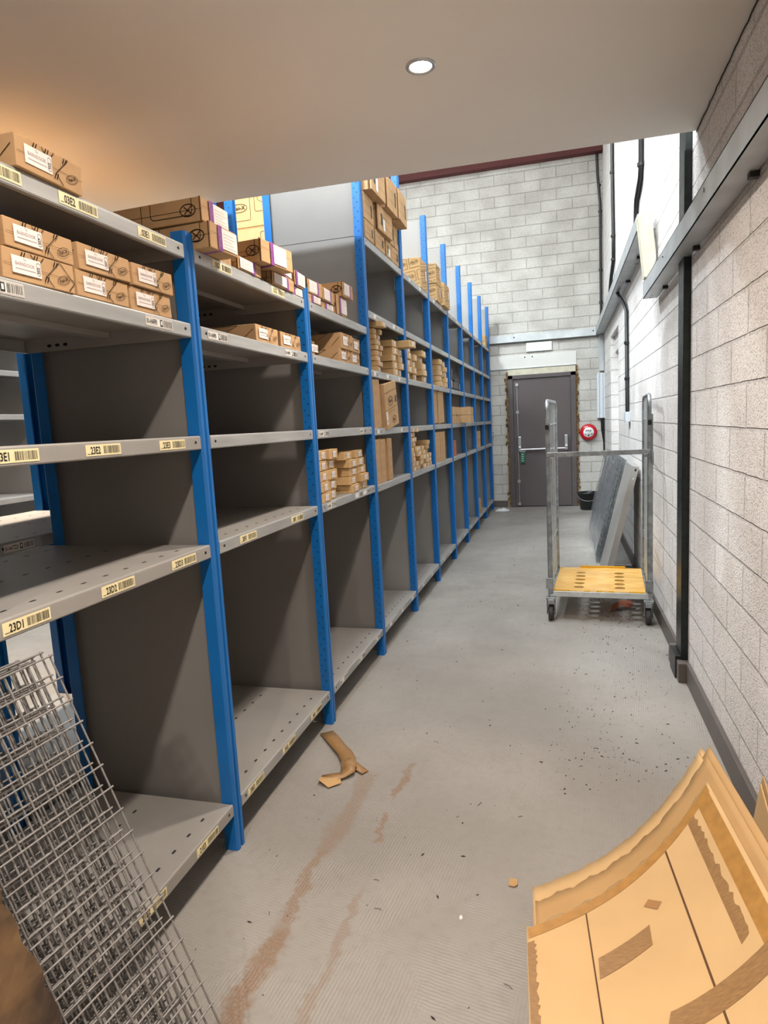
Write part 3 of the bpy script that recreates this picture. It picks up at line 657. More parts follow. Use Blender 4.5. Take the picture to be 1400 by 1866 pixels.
        for q in range(ny):
            cy = (q + .6) * h / ny
            for e in (-.2, .12): clipq(b, F, [(w * (.5 + e) - .006, cy - .012), (w * (.5 + e) + .008, cy + .012)], .002, w, h)
        b.quad(F, -.0002, .0025, 0, h, M_SEAM); b.line(Sd, ell(d * .8, h * .5, .04, .03), .002, M_INK, closed=True)
    elif style == 'face':
        b.line(F, [(0, h * .8), (w, h * .83)], .002, M_INK); b.line(F, [(0, h * .42), (w, h * .45)], .002, M_INK); b.line(F, [(w * .1, h * .36), (w * .75, h * .38)], .0014, M_INK)
        logo(b, F, w * .42, h * .6, .06); logo(b, F, w * .62, h * .16, .05)
        l = MB(); l.quad(F, w * .8, w * .9, h * .52, h * .68, M_FILE, .002); l.quad(F, -.01, .03, h * .12, h * .40, M_PAPER, .002); l.line(F, [(0, h * .16), (.02, h * .22)], .003, M_BLACK, z=.0024); l.line(F, [(.02, h * .16), (0, h * .22)], .003, M_BLACK, z=.0024)
        parts.append(('label', l))
    elif style in ('slim', 'far'):
        b.line(F, [(0, h * .55), (w, h * .5)], .0006, M_SEAM)
        b.quad(F, w * .34, w * .74, h * .18, h * .82, M_PAPER, .0008)
        for q in range(3): b.quad(F, w * .40, w * (.62 - .04 * q), h * (.3 + .16 * q), h * (.36 + .16 * q), M_FAINT, .0012)
        b.quad(F, w * .66, w * .71, h * .28, h * .7, M_FAINT, .0012)
    else:
        b.line(F, [(w * .35, 0), (w * .35, h)], .0012, M_SEAM); b.line(F, [(w * .7, 0), (w * .7, h)], .0012, M_SEAM)
    R_ = Euler((rx, ry, rz)).to_matrix().to_4x4()
    if parts:
        t = empty('cardboard_box', (x, yc, z), rot=(rx, ry, rz)); b.build('carton', t, bevel=.002)
        for nme, pm in parts: pm.build(nme, t)
    else:
        t = b.build('cardboard_box', bevel=.0015); t.location = (x, yc, z); t.rotation_euler = (rx, ry, rz)
    tag(t, label, cat, group); return t

def seq(n): return ['bottom', 'second up', 'third up', 'fourth up', 'fifth up', 'sixth up', 'seventh up', 'eighth up', 'ninth up', 'tenth up'][n]
# nearest low bay
carton('barn', .004, -.538, 1.8985, .188, .062, .30, 'brown carton alone on the very top shelf of the nearest bay', 'cartons on the nearest bay', rz=.02, ry=.02)
ys = [(-.885, -.700, 'cut by the left edge'), (-.690, -.498, 'first whole'), (-.485, -.303, 'middle'), (-.292, -.118, 'next to the first blue post')]
for i, (a, c, w_) in enumerate(ys):
    carton('barn', -.006 + (.004 if i == 1 else 0), (a + c) / 2, 1.6755, c - a, .0585, .33, 'labelled carton, lower row under the top shelf, ' + w_, 'cartons on the nearest bay', rz=random.uniform(-.02, .02))
    carton('barn', .0, (a + c) / 2 + .008, 1.7365, c - a - .004, .057, .33, 'labelled carton, upper row under the top shelf, ' + w_, 'cartons on the nearest bay', rz=random.uniform(-.02, .02))
# second low bay, top shelf
G = 'purple taped cartons on the low top shelves'; z0 = 1.8985
pl = [  # x, y0, y1, z, h, d, label, rz
    (.055, .034, .185, z0, .072, .46, 'long purple taped carton, lower of the two right above the first blue post', -.05, .0),
    (.035, .030, .178, z0 + .074, .068, .46, 'long purple taped carton, upper of the two right above the first blue post', -.03, 0),
    (-.02, .20, .29, z0, .048, .30, 'plain brown carton end low behind the first purple taped pair', 0, 0),
    (-.02, .198, .292, z0 + .050, .050, .30, 'plain brown carton end resting above another, right of first purple pair', .0, 0),
    (.0, .300, .475, z0, .042, .34, 'flat carton with white label on the lip just right of the first pair', 0, 0),
    (.045, .415, .640, z0 + .0455, .078, .34, 'big tilted purple taped carton jutting out over the shelf edge', -.10, 0),
    (.005, .560, .765, z0, .0445, .34, 'purple taped carton below the big jutting one, near second blue post', 0, 0),
    (.0, .655, .770, z0 + .047 + .002, .068, .30, 'purple taped carton right behind the big jutting one', .12, 0),
    (-.01, .780, .885, z0, .035, .30, 'low carton squeezed just before the second blue post', 0, 0),
    (.0, .785, .905, z0 + .037, .060, .30, 'purple taped carton above the low one before the second blue post', .05, 0)]
for i, (x, a, c, z, h, d, lb, rz, ry) in enumerate(pl):
    carton('plain' if 'plain' in lb else 'purple', x, (a + c) / 2, z, c - a, h, d, lb, G, rz=rz, ry=ry, seed=(2 * i + (1 if i in (4, 6) else 0)) + 30)
pl = [(-.005, .940, 1.085, z0, .034, 'flat purple taped carton low, first right of the second blue post'), (.0, .938, 1.095, z0 + .036, .058, 'purple taped carton above the flat one right of second blue post'),
      (-.01, 1.115, 1.275, z0, .030, 'flat carton low in the middle of the third bay top'), (.0, 1.105, 1.265, z0 + .032, .058, 'purple taped carton in the middle of the third bay top'),
      (.0, 1.300, 1.445, z0, .088, 'purple taped carton, lower of the last two before the tall post'), (.02, 1.350, 1.495, z0 + .0905, .066, 'purple taped carton, upper of the last two before the tall post')]
for i, (x, a, c, z, h, lb) in enumerate(pl):
    carton('purple', x, (a + c) / 2, z, c - a, h, .34, lb, G, rz=random.uniform(-.04, .04), seed=60 + i)
G = 'labelled cartons on the second shelf of the low bays'; z0 = 1.6755
carton('barn', -.012, .515, z0, .19, .060, .50, 'wide labelled carton, left of two on the second shelf of second bay', G, seed=71)
carton('barn', -.012, .735, z0, .20, .060, .50, 'wide labelled carton, right of two on the second shelf of second bay', G, seed=72)
carton('barn', -.012, .965, z0, .058, .056, .40, 'narrow carton end just right of second blue post on second shelf', G, seed=73)
carton('barn', -.012, 1.415, z0, .165, .064, .52, 'labelled carton, lower left of four beside the tall post', G, seed=74)
carton('barn', -.006, 1.440, z0 + .0665, .175, .076, .52, 'labelled carton, upper left of four beside the tall post', G, seed=75)
carton('barn', -.012, 1.585, z0, .150, .062, .45, 'labelled carton, lower right of four beside the tall post', G, seed=76)
carton('barn', -.010, 1.605, z0 + .0665, .125, .070, .45, 'labelled carton, upper right of four beside the tall post', G, seed=77)
# slim cartons
def stack(y, z, w, h, d, n, grp, desc, jy=.006, jx=.012, drift=0, x=-.01, style='slim', gap=.001, jr=.03):
    zz = z + .0005
    for i in range(n):
        rnd = random.Random(int(y * 1000) + i)
        carton(style, x + rnd.uniform(-jx, jx), y + rnd.uniform(-jy, jy) + drift * i, zz, w, h, d, 'slim brown carton, ' + seq(i) + ' in ' + desc, grp, rz=rnd.uniform(-jr, jr), seed=int(y * 100) * 10 + i)
        zz += h + gap + .0018
g = 'slim cartons on the fourth shelf of the third low bay'
stack(1.000, 1.017, .105, .045, .38, 5, g, 'the first column of third low bay'); stack(1.125, 1.017, .115, .045, .38, 5, g, 'the second column of third low bay')
stack(1.430, 1.017, .125, .040, .42, 5, g, 'the third column of third low bay', drift=-.006, jy=.018); stack(1.610, 1.017, .125, .040, .42, 5, g, 'the fourth column of third low bay', drift=-.008, jy=.018)
# first tall bay top cartons
G = 'stacked cartons on the first tall bay'; z0 = 2.3955
k_ = 0
for row, (zz, h, cells) in enumerate([(z0, .098, [(1.862, 2.045, 0), (2.075, 2.285, 0), (2.32, 2.44, 0), (2.465, 2.63, 0)]), (z0 + .103, .140, [(1.862, 2.05, 0), (2.095, 2.40, .02), (2.42, 2.52, 0), (2.54, 2.64, .0)]), (z0 + .248, .185, [(1.865, 2.15, .05), (2.20, 2.435, .055), (2.45, 2.685, .06)])]):
    for ci, (a, c, x) in enumerate(cells):
        carton('stack', x, (a + c) / 2, zz, c - a, h, .40, 'brown carton, %s row, %s from the third post, top of first tall bay' % (['bottom', 'middle', 'top'][row], ['first', 'second', 'third', 'fourth'][ci]), G, rz=random.uniform(-.03, .03), seed=100 + k_); k_ += 1
# large printed cartons
G = 'large printed cartons on the tall top shelves'
carton('big', .0, 3.47, z0, .27, .225, .40, 'large printed carton alone on top shelf of the second tall bay', G, seed=201)
carton('big', .03, 4.355, z0, .30, .20, .40, 'large printed carton, lower of two on top of third tall bay', G, seed=202)
carton('big', .01, 4.05, z0, .22, .14, .36, 'printed carton low behind, top of third tall bay', G, seed=204)
carton('big', .01, 4.06, z0 + .145, .25, .165, .36, 'large printed carton, upper of two on top of third tall bay', G, seed=203)
carton('big', -.02, 8.0, z0, .20, .18, .36, 'small carton on the top shelf of the last bay by far wall', G, seed=205)
# high cartons of the row behind, their long printed face looks towards the camera
G = 'printed cartons high on the row behind'
zz = 2.3905
for i, h in enumerate((.155, .225, .20)):
    t = empty('cardboard_box', (-.975, 2.60, zz)); b = MB(); random.seed(i); w_ = .49; b.box(-w_ / 2, w_ / 2, 0, .42, 0, h, M_CARD3, jit=.001)
    Fq = frame((-w_ / 2, -.0016, 0), (1, 0, 0), (0, 0, 1))
    for q in range(-1, 3):
        cx = .10 + .205 * q + (.0 if i != 1 else .03); cy = h * (.45 if i == 1 else .9) - (.0 if q % 2 else .05)
        clipq(b, Fq, rrect(cx - .085, cx + .085, cy - .085, cy + .085, .012), .0026, w_, h)
        if .07 < cx < w_ - .07 and .04 < cy < h - .035: logo(b, Fq, cx, cy, .062)
        elif .07 < cx < w_ - .07 and cy > 0: clipq(b, Fq, ell(cx, cy, .062, .03), .0026, w_, h)
    b.build('carton', t, bevel=.002)
    b = MB(); b.quad(Fq, 0, w_, h - .006, h - .001, M_TAPE, .001); b.build('packing_tape', t)
    tag(t, ['large printed carton, lowest of three high up behind, between two blue posts', 'large printed carton with two oval marks, middle of three high up behind', 'large printed carton touching the ceiling line, topmost of three high up behind'][i], 'box', G)
    zz += h + .003
for i, (y, z, lb) in enumerate([(.10, 1.8005, 'lower near'), (.10, 2.012, 'upper near'), (.50, 1.8005, 'lower far'), (.50, 2.012, 'upper far'), (.97, 1.8005, 'lower, next bay,'), (.97, 2.012, 'upper, next bay,'), (1.36, 1.8005, 'lower last'), (1.36, 2.012, 'upper last')]):  # cartons added out of sight to bounce warm light onto the ceiling
    carton('plain', -.70, y, z, .36, .208, .56, '%s large unseen carton added on the row behind for warm ceiling bounce' % lb, 'unseen cartons added on the row behind for warm bounce', seed=700 + i, m=M_CARD3)
# slim cartons of the tall bays
g = 'slim cartons on the third shelf of the tall bays'; z0 = 1.671
stack(2.020, z0, .055, .0285, .40, 8, g, 'first column, third shelf, first tall bay'); stack(2.085, z0, .055, .0285, .38, 8, g, 'second column, third shelf, first tall bay')
carton('slim', .03, 2.04, z0 + 8 * .0313 + .004, .10, .030, .40, 'slim brown carton laid across the first two columns, first tall bay', g, rz=-.05, seed=301)
stack(2.44, z0, .115, .043, .40, 5, g, 'third column, third shelf, first tall bay', jy=.014); stack(2.575, z0, .115, .043, .40, 4, g, 'fourth column, third shelf, first tall bay', jy=.014)
carton('slim', .075, 2.60, z0 + 4 * .0458 + .006, .13, .044, .40, 'slim brown carton jutting over the fourth blue post', g, rz=-.12, seed=302)
stack(2.835, z0, .13, .044, .42, 5, g, 'first column, third shelf, second tall bay', jy=.02); stack(3.03, z0, .11, .044, .40, 4, g, 'second column, third shelf, second tall bay', jy=.03)
stack(3.34, z0, .16, .046, .52, 5, g, 'third column, third shelf, second tall bay', jy=.02, jx=.03); 
stack(4.06, z0, .12, .045, .45, 5, g, 'first column, third shelf, third tall bay'); stack(4.33, z0, .13, .045, .42, 5, g, 'second column, third shelf, third tall bay')
# black box files
for i, (y, h) in enumerate([(4.63, .11), (4.72, .11), (4.76, .10), (4.86, .09), (4.95, .11), (5.04, .10), (5.13, .10), (5.24, .09)]):
    t = empty('box_file', (-.02, y, z0 + .0005)); b = MB(); b.box(-.22, 0, 0, .032, 0, h, M_FILE); b.build('cover', t, bevel=.002)
    b = MB(); Fq = frame((.0008, 0, 0), (0, 1, 0), (0, 0, 1)); b.quad(Fq, .006, .026, h * .2, h * .85, M_PAPER); b.build('spine_label', t)
    tag(t, 'black box file, %s from the left on the fourth tall bay' % ['first', 'second', 'third', 'fourth', 'fifth', 'sixth', 'seventh', 'eighth'][i], 'box file', 'black box files on the third shelf')
t = empty('box_file', (-.02, 4.735, z0 + .116), rot=(-.25, 0, 0)); b = MB(); b.box(-.22, 0, 0, .032, 0, .10, M_FILE); b.build('cover', t, bevel=.002)
b = MB(); b.quad(frame((.0008, 0, 0), (0, 1, 0), (0, 0, 1)), .02, .031, .01, .09, M_PAPER); b.build('spine_label', t); tag(t, 'black box file with pale edge leaning on top of the others', 'box file', 'black box files on the third shelf')
# standing flat cartons, fourth shelf
g = 'flat cartons standing upright'; z0 = 1.338
carton('panel', -.012, 1.965, z0, .150, .285, .40, 'upright flat carton leaning at the left, fourth shelf of first tall bay', g, rx=.045, seed=401)
carton('face', .010, 2.235, z0 + .004, .30, .275, .06, 'broad carton with an oval mark, fourth shelf of first tall bay', g, rx=.14, seed=402, cat='box')
carton('panel', -.16, 2.24, z0 + .002, .07, .26, .36, 'narrow dark carton behind the broad one with oval mark', g, rx=.10, seed=403, m=M_CARD2)
carton('panel', -.03, 3.88, z0 + .012, .20, .285, .42, 'upright hatched carton, left of two, fourth shelf of third tall bay', g, rx=.05, seed=404)
carton('panel', -.03, 4.16, z0 + .012, .28, .285, .42, 'upright hatched carton, right of two, fourth shelf of third tall bay', g, rx=.05, seed=405)
for i, (y, z, xf) in enumerate([(4.72, 0, 0), (4.72, .083, 0), (4.96, 0, .0), (4.95, .083, .01), (5.27, 0, .10), (5.27, .083, .10)]):
    carton('plain', xf, y, z0 + .0005 + z, .20 if i < 4 else .24, .080, .42, 'brown carton, %s of pair %s, fourth shelf of fourth tall bay' % ('upper' if z else 'lower', ['one', 'two', 'three'][i // 2]), 'cartons on the fourth shelf of the fourth tall bay', seed=420 + i)
carton('panel', -.05, 4.68, z0 + .17, .05, .10, .30, 'small upright carton on the cartons right of the sixth blue post', g, rx=-.3, seed=431)
carton('panel', -.06, 6.45, z0 + .01, .05, .20, .30, 'thin leaning carton on the fourth shelf of sixth tall bay', g, rx=-.2, seed=432)
carton('panel', -.06, 7.36, z0 + .01, .05, .18, .30, 'thin leaning carton on the fourth shelf of last tall bay', g, rx=-.2, seed=433)
# fifth shelf
z0 = 1.0095
for i, (a, c, h, x, m) in enumerate([(1.858, 1.958, .262, -.01, None), (1.966, 2.080, .262, -.01, None), (2.087, 2.140, .265, -.05, M_CARD2), (2.150, 2.252, .262, -.012, None)]):
    carton('panel', x, (a + c) / 2, z0, c - a, h, .42, ['hatched upright carton, first from the third post', 'hatched upright carton, second from the third post', 'dark recessed upright carton, third from the third post', 'hatched upright carton, last of four right of third post'][i] + ', fifth shelf', g, seed=440 + i, m=m)
g2 = 'small cartons piled on the fifth shelf of the second tall bay'
stack(2.83, z0, .105, .0325, .36, 9, g2, 'first column, fifth shelf, second tall bay', jy=.014, jx=.02, jr=.08); stack(2.955, z0, .105, .0325, .36, 9, g2, 'second column, fifth shelf, second tall bay', jy=.014, jx=.02, jr=.08)
stack(3.085, z0, .10, .0325, .32, 5, g2, 'third column, fifth shelf, second tall bay', jy=.016, jr=.1); stack(3.21, z0, .10, .0325, .32, 5, g2, 'fourth column, fifth shelf, second tall bay', jy=.014, jr=.1)
stack(3.34, z0, .10, .0325, .32, 6, g2, 'fifth column, fifth shelf, second tall bay', jy=.018, jr=.1, drift=.008); stack(3.50, z0, .08, .0325, .30, 3, g2, 'sixth column, fifth shelf, second tall bay', jy=.01, jr=.08)
for i, (a, c) in enumerate([(3.70, 3.80), (3.81, 3.93), (3.94, 4.05), (4.06, 4.18)]):
    carton('panel', -.01, (a + c) / 2, z0, c - a, .262, .42, 'hatched upright carton, %s of four on fifth shelf of third tall bay' % ['first', 'second', 'third', 'fourth'][i], g, seed=460 + i)
for i in range(2): carton('plain', -.02, 4.80, z0 + .082 * i, .17, .078, .36, 'reddish carton, %s of two, fifth shelf of fourth tall bay' % ('lower', 'upper')[i], 'reddish cartons', seed=470 + i, m=M_REDCARD)
for i in range(4): carton('plain', -.02, 6.58 + .23 * (i % 2), z0 + .108 * (i // 2), .20, .104, .36, 'brown carton, %s %s of four on fifth shelf of sixth tall bay' % (('lower', 'upper')[i // 2], ('left', 'right')[i % 2]), 'cartons on the fifth shelf of the sixth tall bay', seed=480 + i)
for i in range(2): carton('plain', -.10, 7.46 + .03 * i, z0 + .108 * i, .2, .104, .36, 'brown carton, %s of two, fifth shelf of last bay' % ('lower', 'upper')[i], 'cartons by the far wall', seed=490 + i)
for i in range(2): carton('plain', -.05, 6.62, 1.672 + .10 * i, .16, .096, .36, 'brown carton, %s of two, third shelf of sixth tall bay' % ('lower', 'upper')[i], 'cartons on the third shelf of the sixth tall bay', seed=494 + i)
# tall bottom spaces
z0 = .1575
carton('panel', -.10, 5.60, z0, .07, .66, .05, 'long thin carton standing in bottom of the fifth tall bay', g, seed=500, rx=-.02)
carton('panel', -.03, 5.60, z0, .10, .30, .05, 'shorter carton standing in bottom of the fifth tall bay', g, seed=501)
carton('panel', -.25, 6.50, z0, .06, .70, .05, 'long thin carton standing in bottom of the sixth tall bay', g, seed=502)
for i, (a, h) in enumerate([(6.47, .22), (6.62, .20), (6.76, .17)]):
    carton('plain', -.03, a + .06, z0, .12, h, .30, 'brown carton, %s of three on bottom shelf of sixth tall bay' % ['first', 'second', 'third'][i], 'cartons on the bottom shelf of the sixth tall bay', seed=510 + i)
carton('panel', -.25, 7.45, z0, .06, .45, .05, 'long thin carton standing in bottom of the last bay', g, seed=503)

# ---------------------------------------------------------------- roll cage
t = empty('roll_cage', (.945, 2.60, 0), -.065); tag(t, 'tall galvanised roll cage trolley with a yellow board base, by right wall', 'roll cage')
CW, CD, ZB = .605, .70, .205
cu = bpy.data.curves.new('base_board', 'CURVE'); cu.dimensions = '2D'; cu.fill_mode = 'BOTH'; cu.extrude = .006
def spl(pts):
    s = cu.splines.new('POLY'); s.points.add(len(pts) - 1); s.use_cyclic_u = True
    for p, q in zip(s.points, pts): p.co = (q[0], q[1], 0, 1)
spl([(.015, .0), (CW - .015, .0), (CW - .015, CD), (.015, CD)])
for cx in (.175, .435):
    for j in range(5): spl([(cx + .034 * math.cos(a), .105 + .105 * j + .028 * math.sin(a)) for a in [2 * math.pi * k / 24 for k in range(24)]])
co = bpy.data.objects.new('tmp', cu); COL.objects.link(co); bpy.context.view_layer.update()
me = bpy.data.meshes.new_from_object(co.evaluated_get(bpy.context.evaluated_depsgraph_get())); bpy.data.objects.remove(co)
me.name = 'base_board'; me.materials.clear(); me.materials.append(M_PLY); bo = bpy.data.objects.new('base_board', me); COL.objects.link(bo); bo.parent = t; bo.location = (0, 0, ZB - .006)
b = MB()
for xa, xb in ((.02, .12), (.215, .25), (.29, .325), (.365, .40), (.49, CW - .02)): b.box(xa, xb, -.004, .008, ZB - .012, ZB + .004, M_PLYE)
b.box(.16, .48, CD - .008, CD + .004, ZB - .012, ZB + .014, M_PLYE); b.build('board_clip', t)
b = MB(); b.box(0, CW, -.012, .0, .165, .202, M_GALVB); b.box(0, CW, CD, CD + .012, .165, .202, M_GALV); b.box(0, .014, 0, CD, .165, .198, M_GALV); b.box(CW - .014, CW, 0, CD, .165, .198, M_GALV)
b.box(0, CW, .34, .36, .165, .19, M_GALV); b.box(0, CW, -.012, .012, .196, .2, M_GALVB); b.build('base_frame', t, bevel=.002)
def cage_side(x, sgn):
    s = MB(); H = 1.455; r = .07; fw = .0125
    # flattened outer tube as a rounded rectangle, in a plane of constant x
    path = [(x, .0, .16), (x, .0, H - r)] + [(x, r - r * math.cos(a), H - r + r * math.sin(a)) for a in [math.pi / 2 * k / 6 for k in range(1, 7)]] + [(x, CD - r + r * math.sin(a), H - r + r * math.cos(a)) for a in [math.pi / 2 * k / 6 for k in range(0, 7)]] + [(x, CD, .16)]
    s.tube(path, fw, M_GALVB if False else M_GALV, 10)
    s.box(x - .006, x + .02, -.012, .008, .18, H - .12, M_GALV)
    s.build('side_frame', t)
    s = MB()
    for k in range(1, 6):
        yy = CD * k / 6; s.tube([(x, yy, .2), (x, yy, H - .01)], .0035, M_GALVB, 6)
    for z in (.50, 1.07, 1.30): s.tube([(x, .0, z), (x, CD, z)], .0035, M_GALVB, 6)
    s.tube([(x + .0, .04, H - .16), (x, .08, H - .19), (x, .12, H - .16)], .005, M_BLACKP, 6)
    s.build('wire_infill', t)
    s = MB(); s.lathe([(0, 0)], M_GALV, 3); s = MB(); s.box(x - .024, x + .024, -.02, .0, .215, .29, M_GALV); s.box(x + .01, x + .024, -.026, -.01, 1.02, 1.11, M_GALV); s.box(x - .01, x + .012, -.03, -.015, 1.27, 1.30, M_BLACKP); s.build('hinge', t, bevel=.002)
cage_side(-.005, -1); cage_side(CW + .005, 1)
b = MB(); b.box(-.01, CW + .01, -.026, -.016, 1.092, 1.122, M_GALV); b.box(CW - .03, CW - .005, -.03, -.012, 1.075, 1.095, M_GALV); b.build('strap', t, bevel=.002)
for (x, y) in ((0, .0), (CW, .0), (0, CD), (CW, CD)):
    c_ = MB(); R_ = Matrix.Translation((x, y, .055)) @ Matrix.Rotation(math.pi / 2, 4, 'Y')
    c_.box(x - .026, x - .022, y - .035, y + .03, .045, .155, M_GALV); c_.box(x + .022, x + .026, y - .035, y + .03, .045, .155, M_GALV); c_.box(x - .030, x + .030, y - .04, y + .035, .150, .162, M_GALV); c_.box(x - .020, x + .020, y - .045, y - .03, .118, .150, M_GALV)
    c = c_.build('caster', t, bevel=.002)
    w_ = MB(); w_.lathe([(.012, -.016), (.048, -.016), (.055, -.010), (.055, .010), (.048, .016), (.012, .016)], M_RUBBER, 28, R_); w_.tube([(x - .028, y, .055), (x + .028, y, .055)], .008, M_GALV, 8); w_.build('wheel', c)
# torn brown paper under the cage
b = MB(); b.add([(1.33, 2.80, .002), (1.40, 2.83, .045), (1.47, 2.86, .02), (1.50, 2.95, .04), (1.42, 2.93, .055), (1.35, 2.90, .03)], [(0, 1, 5), (1, 4, 5), (1, 2, 4), (2, 3, 4)], M_REDCARD)
o = b.build('torn_card'); sm = o.modifiers.new('thick', 'SOLIDIFY'); sm.thickness = .003; tag(o, 'crumpled reddish brown scrap lying under the roll cage', 'scrap')

# ---------------------------------------------------------------- panels leaning by the wall
b = MB()
ln_ = Vector((.225, 0, .93)); L0 = ln_.length; u = ln_.normalized(); v = Vector((0, 1, 0)); n = u.cross(v)
def Mlean(o): return Matrix(((u.x, v.x, n.x, o[0]), (u.y, v.y, n.y, o[1]), (u.z, v.z, n.z, o[2]), (0, 0, 0, 1)))
Mp = Mlean((1.345, 3.72, .0)); LL = .955
b.box(0, LL, 0, .60, .0, .003, M_SHELF, Mp); b.box(0, LL, 0, .003, -.045, .0, M_SHELF, Mp); b.box(0, LL, .597, .60, -.045, .0, M_SHELF, Mp); b.box(0, .003, 0, .6, -.045, 0, M_SHELF, Mp); b.box(LL - .003, LL, 0, .6, -.045, 0, M_SHELF, Mp)
b.box(LL - .035, LL - .015, -.0006, 0, -.032, -.018, M_HOLE, Mp); b.box(LL - .10, LL - .09, -.0006, 0, -.028, -.02, M_WHITE, Mp)
tag(b.build('loose_shelf', bevel=.001), 'grey metal shelf tray leaning on right wall behind the roll cage', 'shelf')
# plastic wrapped mesh bundle
t = empty('wrapped_mesh_bundle'); tag(t, 'bundle of wire mesh panels in clear wrap leaning on right wall behind cage', 'mesh bundle')
Mq = Mlean((1.372, 4.38, .01)); b = MB()
for lay in range(3):
    zq = .012 + .02 * lay
    for k in range(21): b.box(k * .047, k * .047 + .004, 0, 1.95, zq, zq + .004, M_GALV, Mq)
    for k in range(40): b.box(0, .945, k * .05, k * .05 + .004, zq, zq + .004, M_GALV, Mq)
b.build('mesh_panels', t)
b = MB(); n_u, n_v = 14, 26; random.seed(4); vs = []
for i in range(n_u + 1):
    for k in range(n_v + 1): vs.append((i * .96 / n_u, k * 1.98 / n_v - .01, .078 + random.uniform(-.006, .006)))
fs = [(i * (n_v + 1) + k, i * (n_v + 1) + k + 1, (i + 1) * (n_v + 1) + k + 1, (i + 1) * (n_v + 1) + k) for i in range(n_u) for k in range(n_v)]
b.add(vs, fs, M_PLASTIC, Mq, True); b.build('plastic_wrap', t)
b = MB(); random.seed(9); n = 10; vs = []
for i in range(n + 1):
    for k in range(n + 1):
        xx = 1.44 + .14 * i / n; yy = 4.05 - .38 * k / n; e = 4 * (i / n) * (1 - i / n) * 4 * (k / n) * (1 - k / n); vs.append((xx + random.uniform(-.008, .008), yy, .004 + e * .06 + random.uniform(0, .02)))
b.add(vs, [(i * (n + 1) + k, (i + 1) * (n + 1) + k, (i + 1) * (n + 1) + k + 1, i * (n + 1) + k + 1) for i in range(n) for k in range(n)], M_PLASTIC, None, True)
tag(b.build('plastic_sheet'), 'crumpled clear plastic on the floor behind the roll cage', 'plastic sheet')
# white rag near the last blue post
b = MB(); random.seed(12); n = 8; vs = []
for i in range(n + 1):
    for k in range(n + 1):
        e = math.sin(math.pi * i / n) * math.sin(math.pi * k / n); vs.append((.04 + .20 * i / n, 7.9 + .25 * k / n, .003 + e * random.uniform(.01, .05)))
b.add(vs, [(i * (n + 1) + k, (i + 1) * (n + 1) + k, (i + 1) * (n + 1) + k + 1, i * (n + 1) + k + 1) for i in range(n) for k in range(n)], M_WHITE, None, True)
tag(b.build('white_rag'), 'crumpled white rag on the floor left of the grey door', 'rag')

# ---------------------------------------------------------------- wire mesh panels, near left
u = Vector((.37914, -.005535, -.92532)).normalized(); v = Vector((.186724, .979869, .070648)); v = (v - v.dot(u) * u).normalized(); n = u.cross(v)
if n.dot(Vector((1, -1, 1))) < 0: n = -n
C0 = Vector((1.0424, -1.7681, 1.3476)) + 1.31 * (CF + CR * ((90.7 - 700) / 1184.2) + CU * (-(1195.7 - 933) / 1184.2))
cell = .0487
def mesh_panel(o, nv, nu, label, du=0, dv=0, tw=0):
    uu = (u + v * tw).normalized(); vv = (v - uu * v.dot(uu)).normalized()
    Mw = Matrix(((uu.x, vv.x, n.x, 0), (uu.y, vv.y, n.y, 0), (uu.z, vv.z, n.z, 0), (0, 0, 0, 1)))
    b = MB(); r = .0021
    for k in range(nv + 1): b.tube([(-.003, -cell * k, 0), (cell * nu + .003, -cell * k, 0)], r, M_MESH, 6, Mw)
    for k in range(nu + 1): b.tube([(cell * k, .004, r * 1.8), (cell * k, -cell * nv - .004, r * 1.8)], r, M_MESH, 6, Mw)
    p = C0 + o; ob = b.build('wire_mesh_panel', loc=tuple(p + uu * du + vv * dv)); tag(ob, label, 'wire mesh panel', 'stack of wire mesh panels'); return ob
nu = 19
mesh_panel(Vector((0, 0, 0)), 5, nu, 'front welded wire mesh panel of the near left stack, sticking out farthest right')
random.seed(21)
dvs = [-.012, -.030, -.024, -.038, -.033, -.044, -.036, -.050, -.046]
for i, dv in enumerate(dvs):
    mesh_panel(-n * (.0062 * (i + 1)), 5, nu, 'welded wire mesh panel stacked behind the front one at near left', du=-.004 + random.uniform(-.012, .008), dv=dv, tw=random.uniform(-.045, .004))
# brown board
b = MB(); o_ = C0 - v * .262 - n * .02; Mw = Matrix(((u.x, v.x, n.x, 0), (u.y, v.y, n.y, 0), (u.z, v.z, n.z, 0), (0, 0, 0, 1)))
nx, ny = 30, 14; vs = []; random.seed(5)
for s_ in (0, 1):
    for i in range(nx + 1):
        for k in range(ny + 1):
            vs.append((.27 + .66 * i / nx, -.30 * k / ny + (.004 * math.sin(i * 1.7) + .003 * math.sin(i * .6 + 2) if k == 0 else 0), (.055 + random.uniform(-.002, .003)) if s_ else .0))
m1 = (nx + 1) * (ny + 1); fs = []
for i in range(nx):
    for k in range(ny):
        a = i * (ny + 1) + k; q = (a, a + 1, a + ny + 2, a + ny + 1); fs.append(q[::-1]); fs.append(tuple(m1 + z for z in q))
for i in range(nx):
    a = i * (ny + 1); c = (i + 1) * (ny + 1); fs.append((a, c, m1 + c, m1 + a)); fs.append((a + ny, m1 + a + ny, m1 + c + ny, c + ny))
for k in range(ny): fs.append((k, m1 + k, m1 + k + 1, k + 1)); a = nx * (ny + 1) + k; fs.append((a, a + 1, m1 + a + 1, m1 + a))
b.add(vs, fs, M_WOOD, Mw, False); tag(b.build('weathered_board', loc=tuple(o_)), 'rough brown weathered board at the bottom left corner beside the wire mesh', 'board')

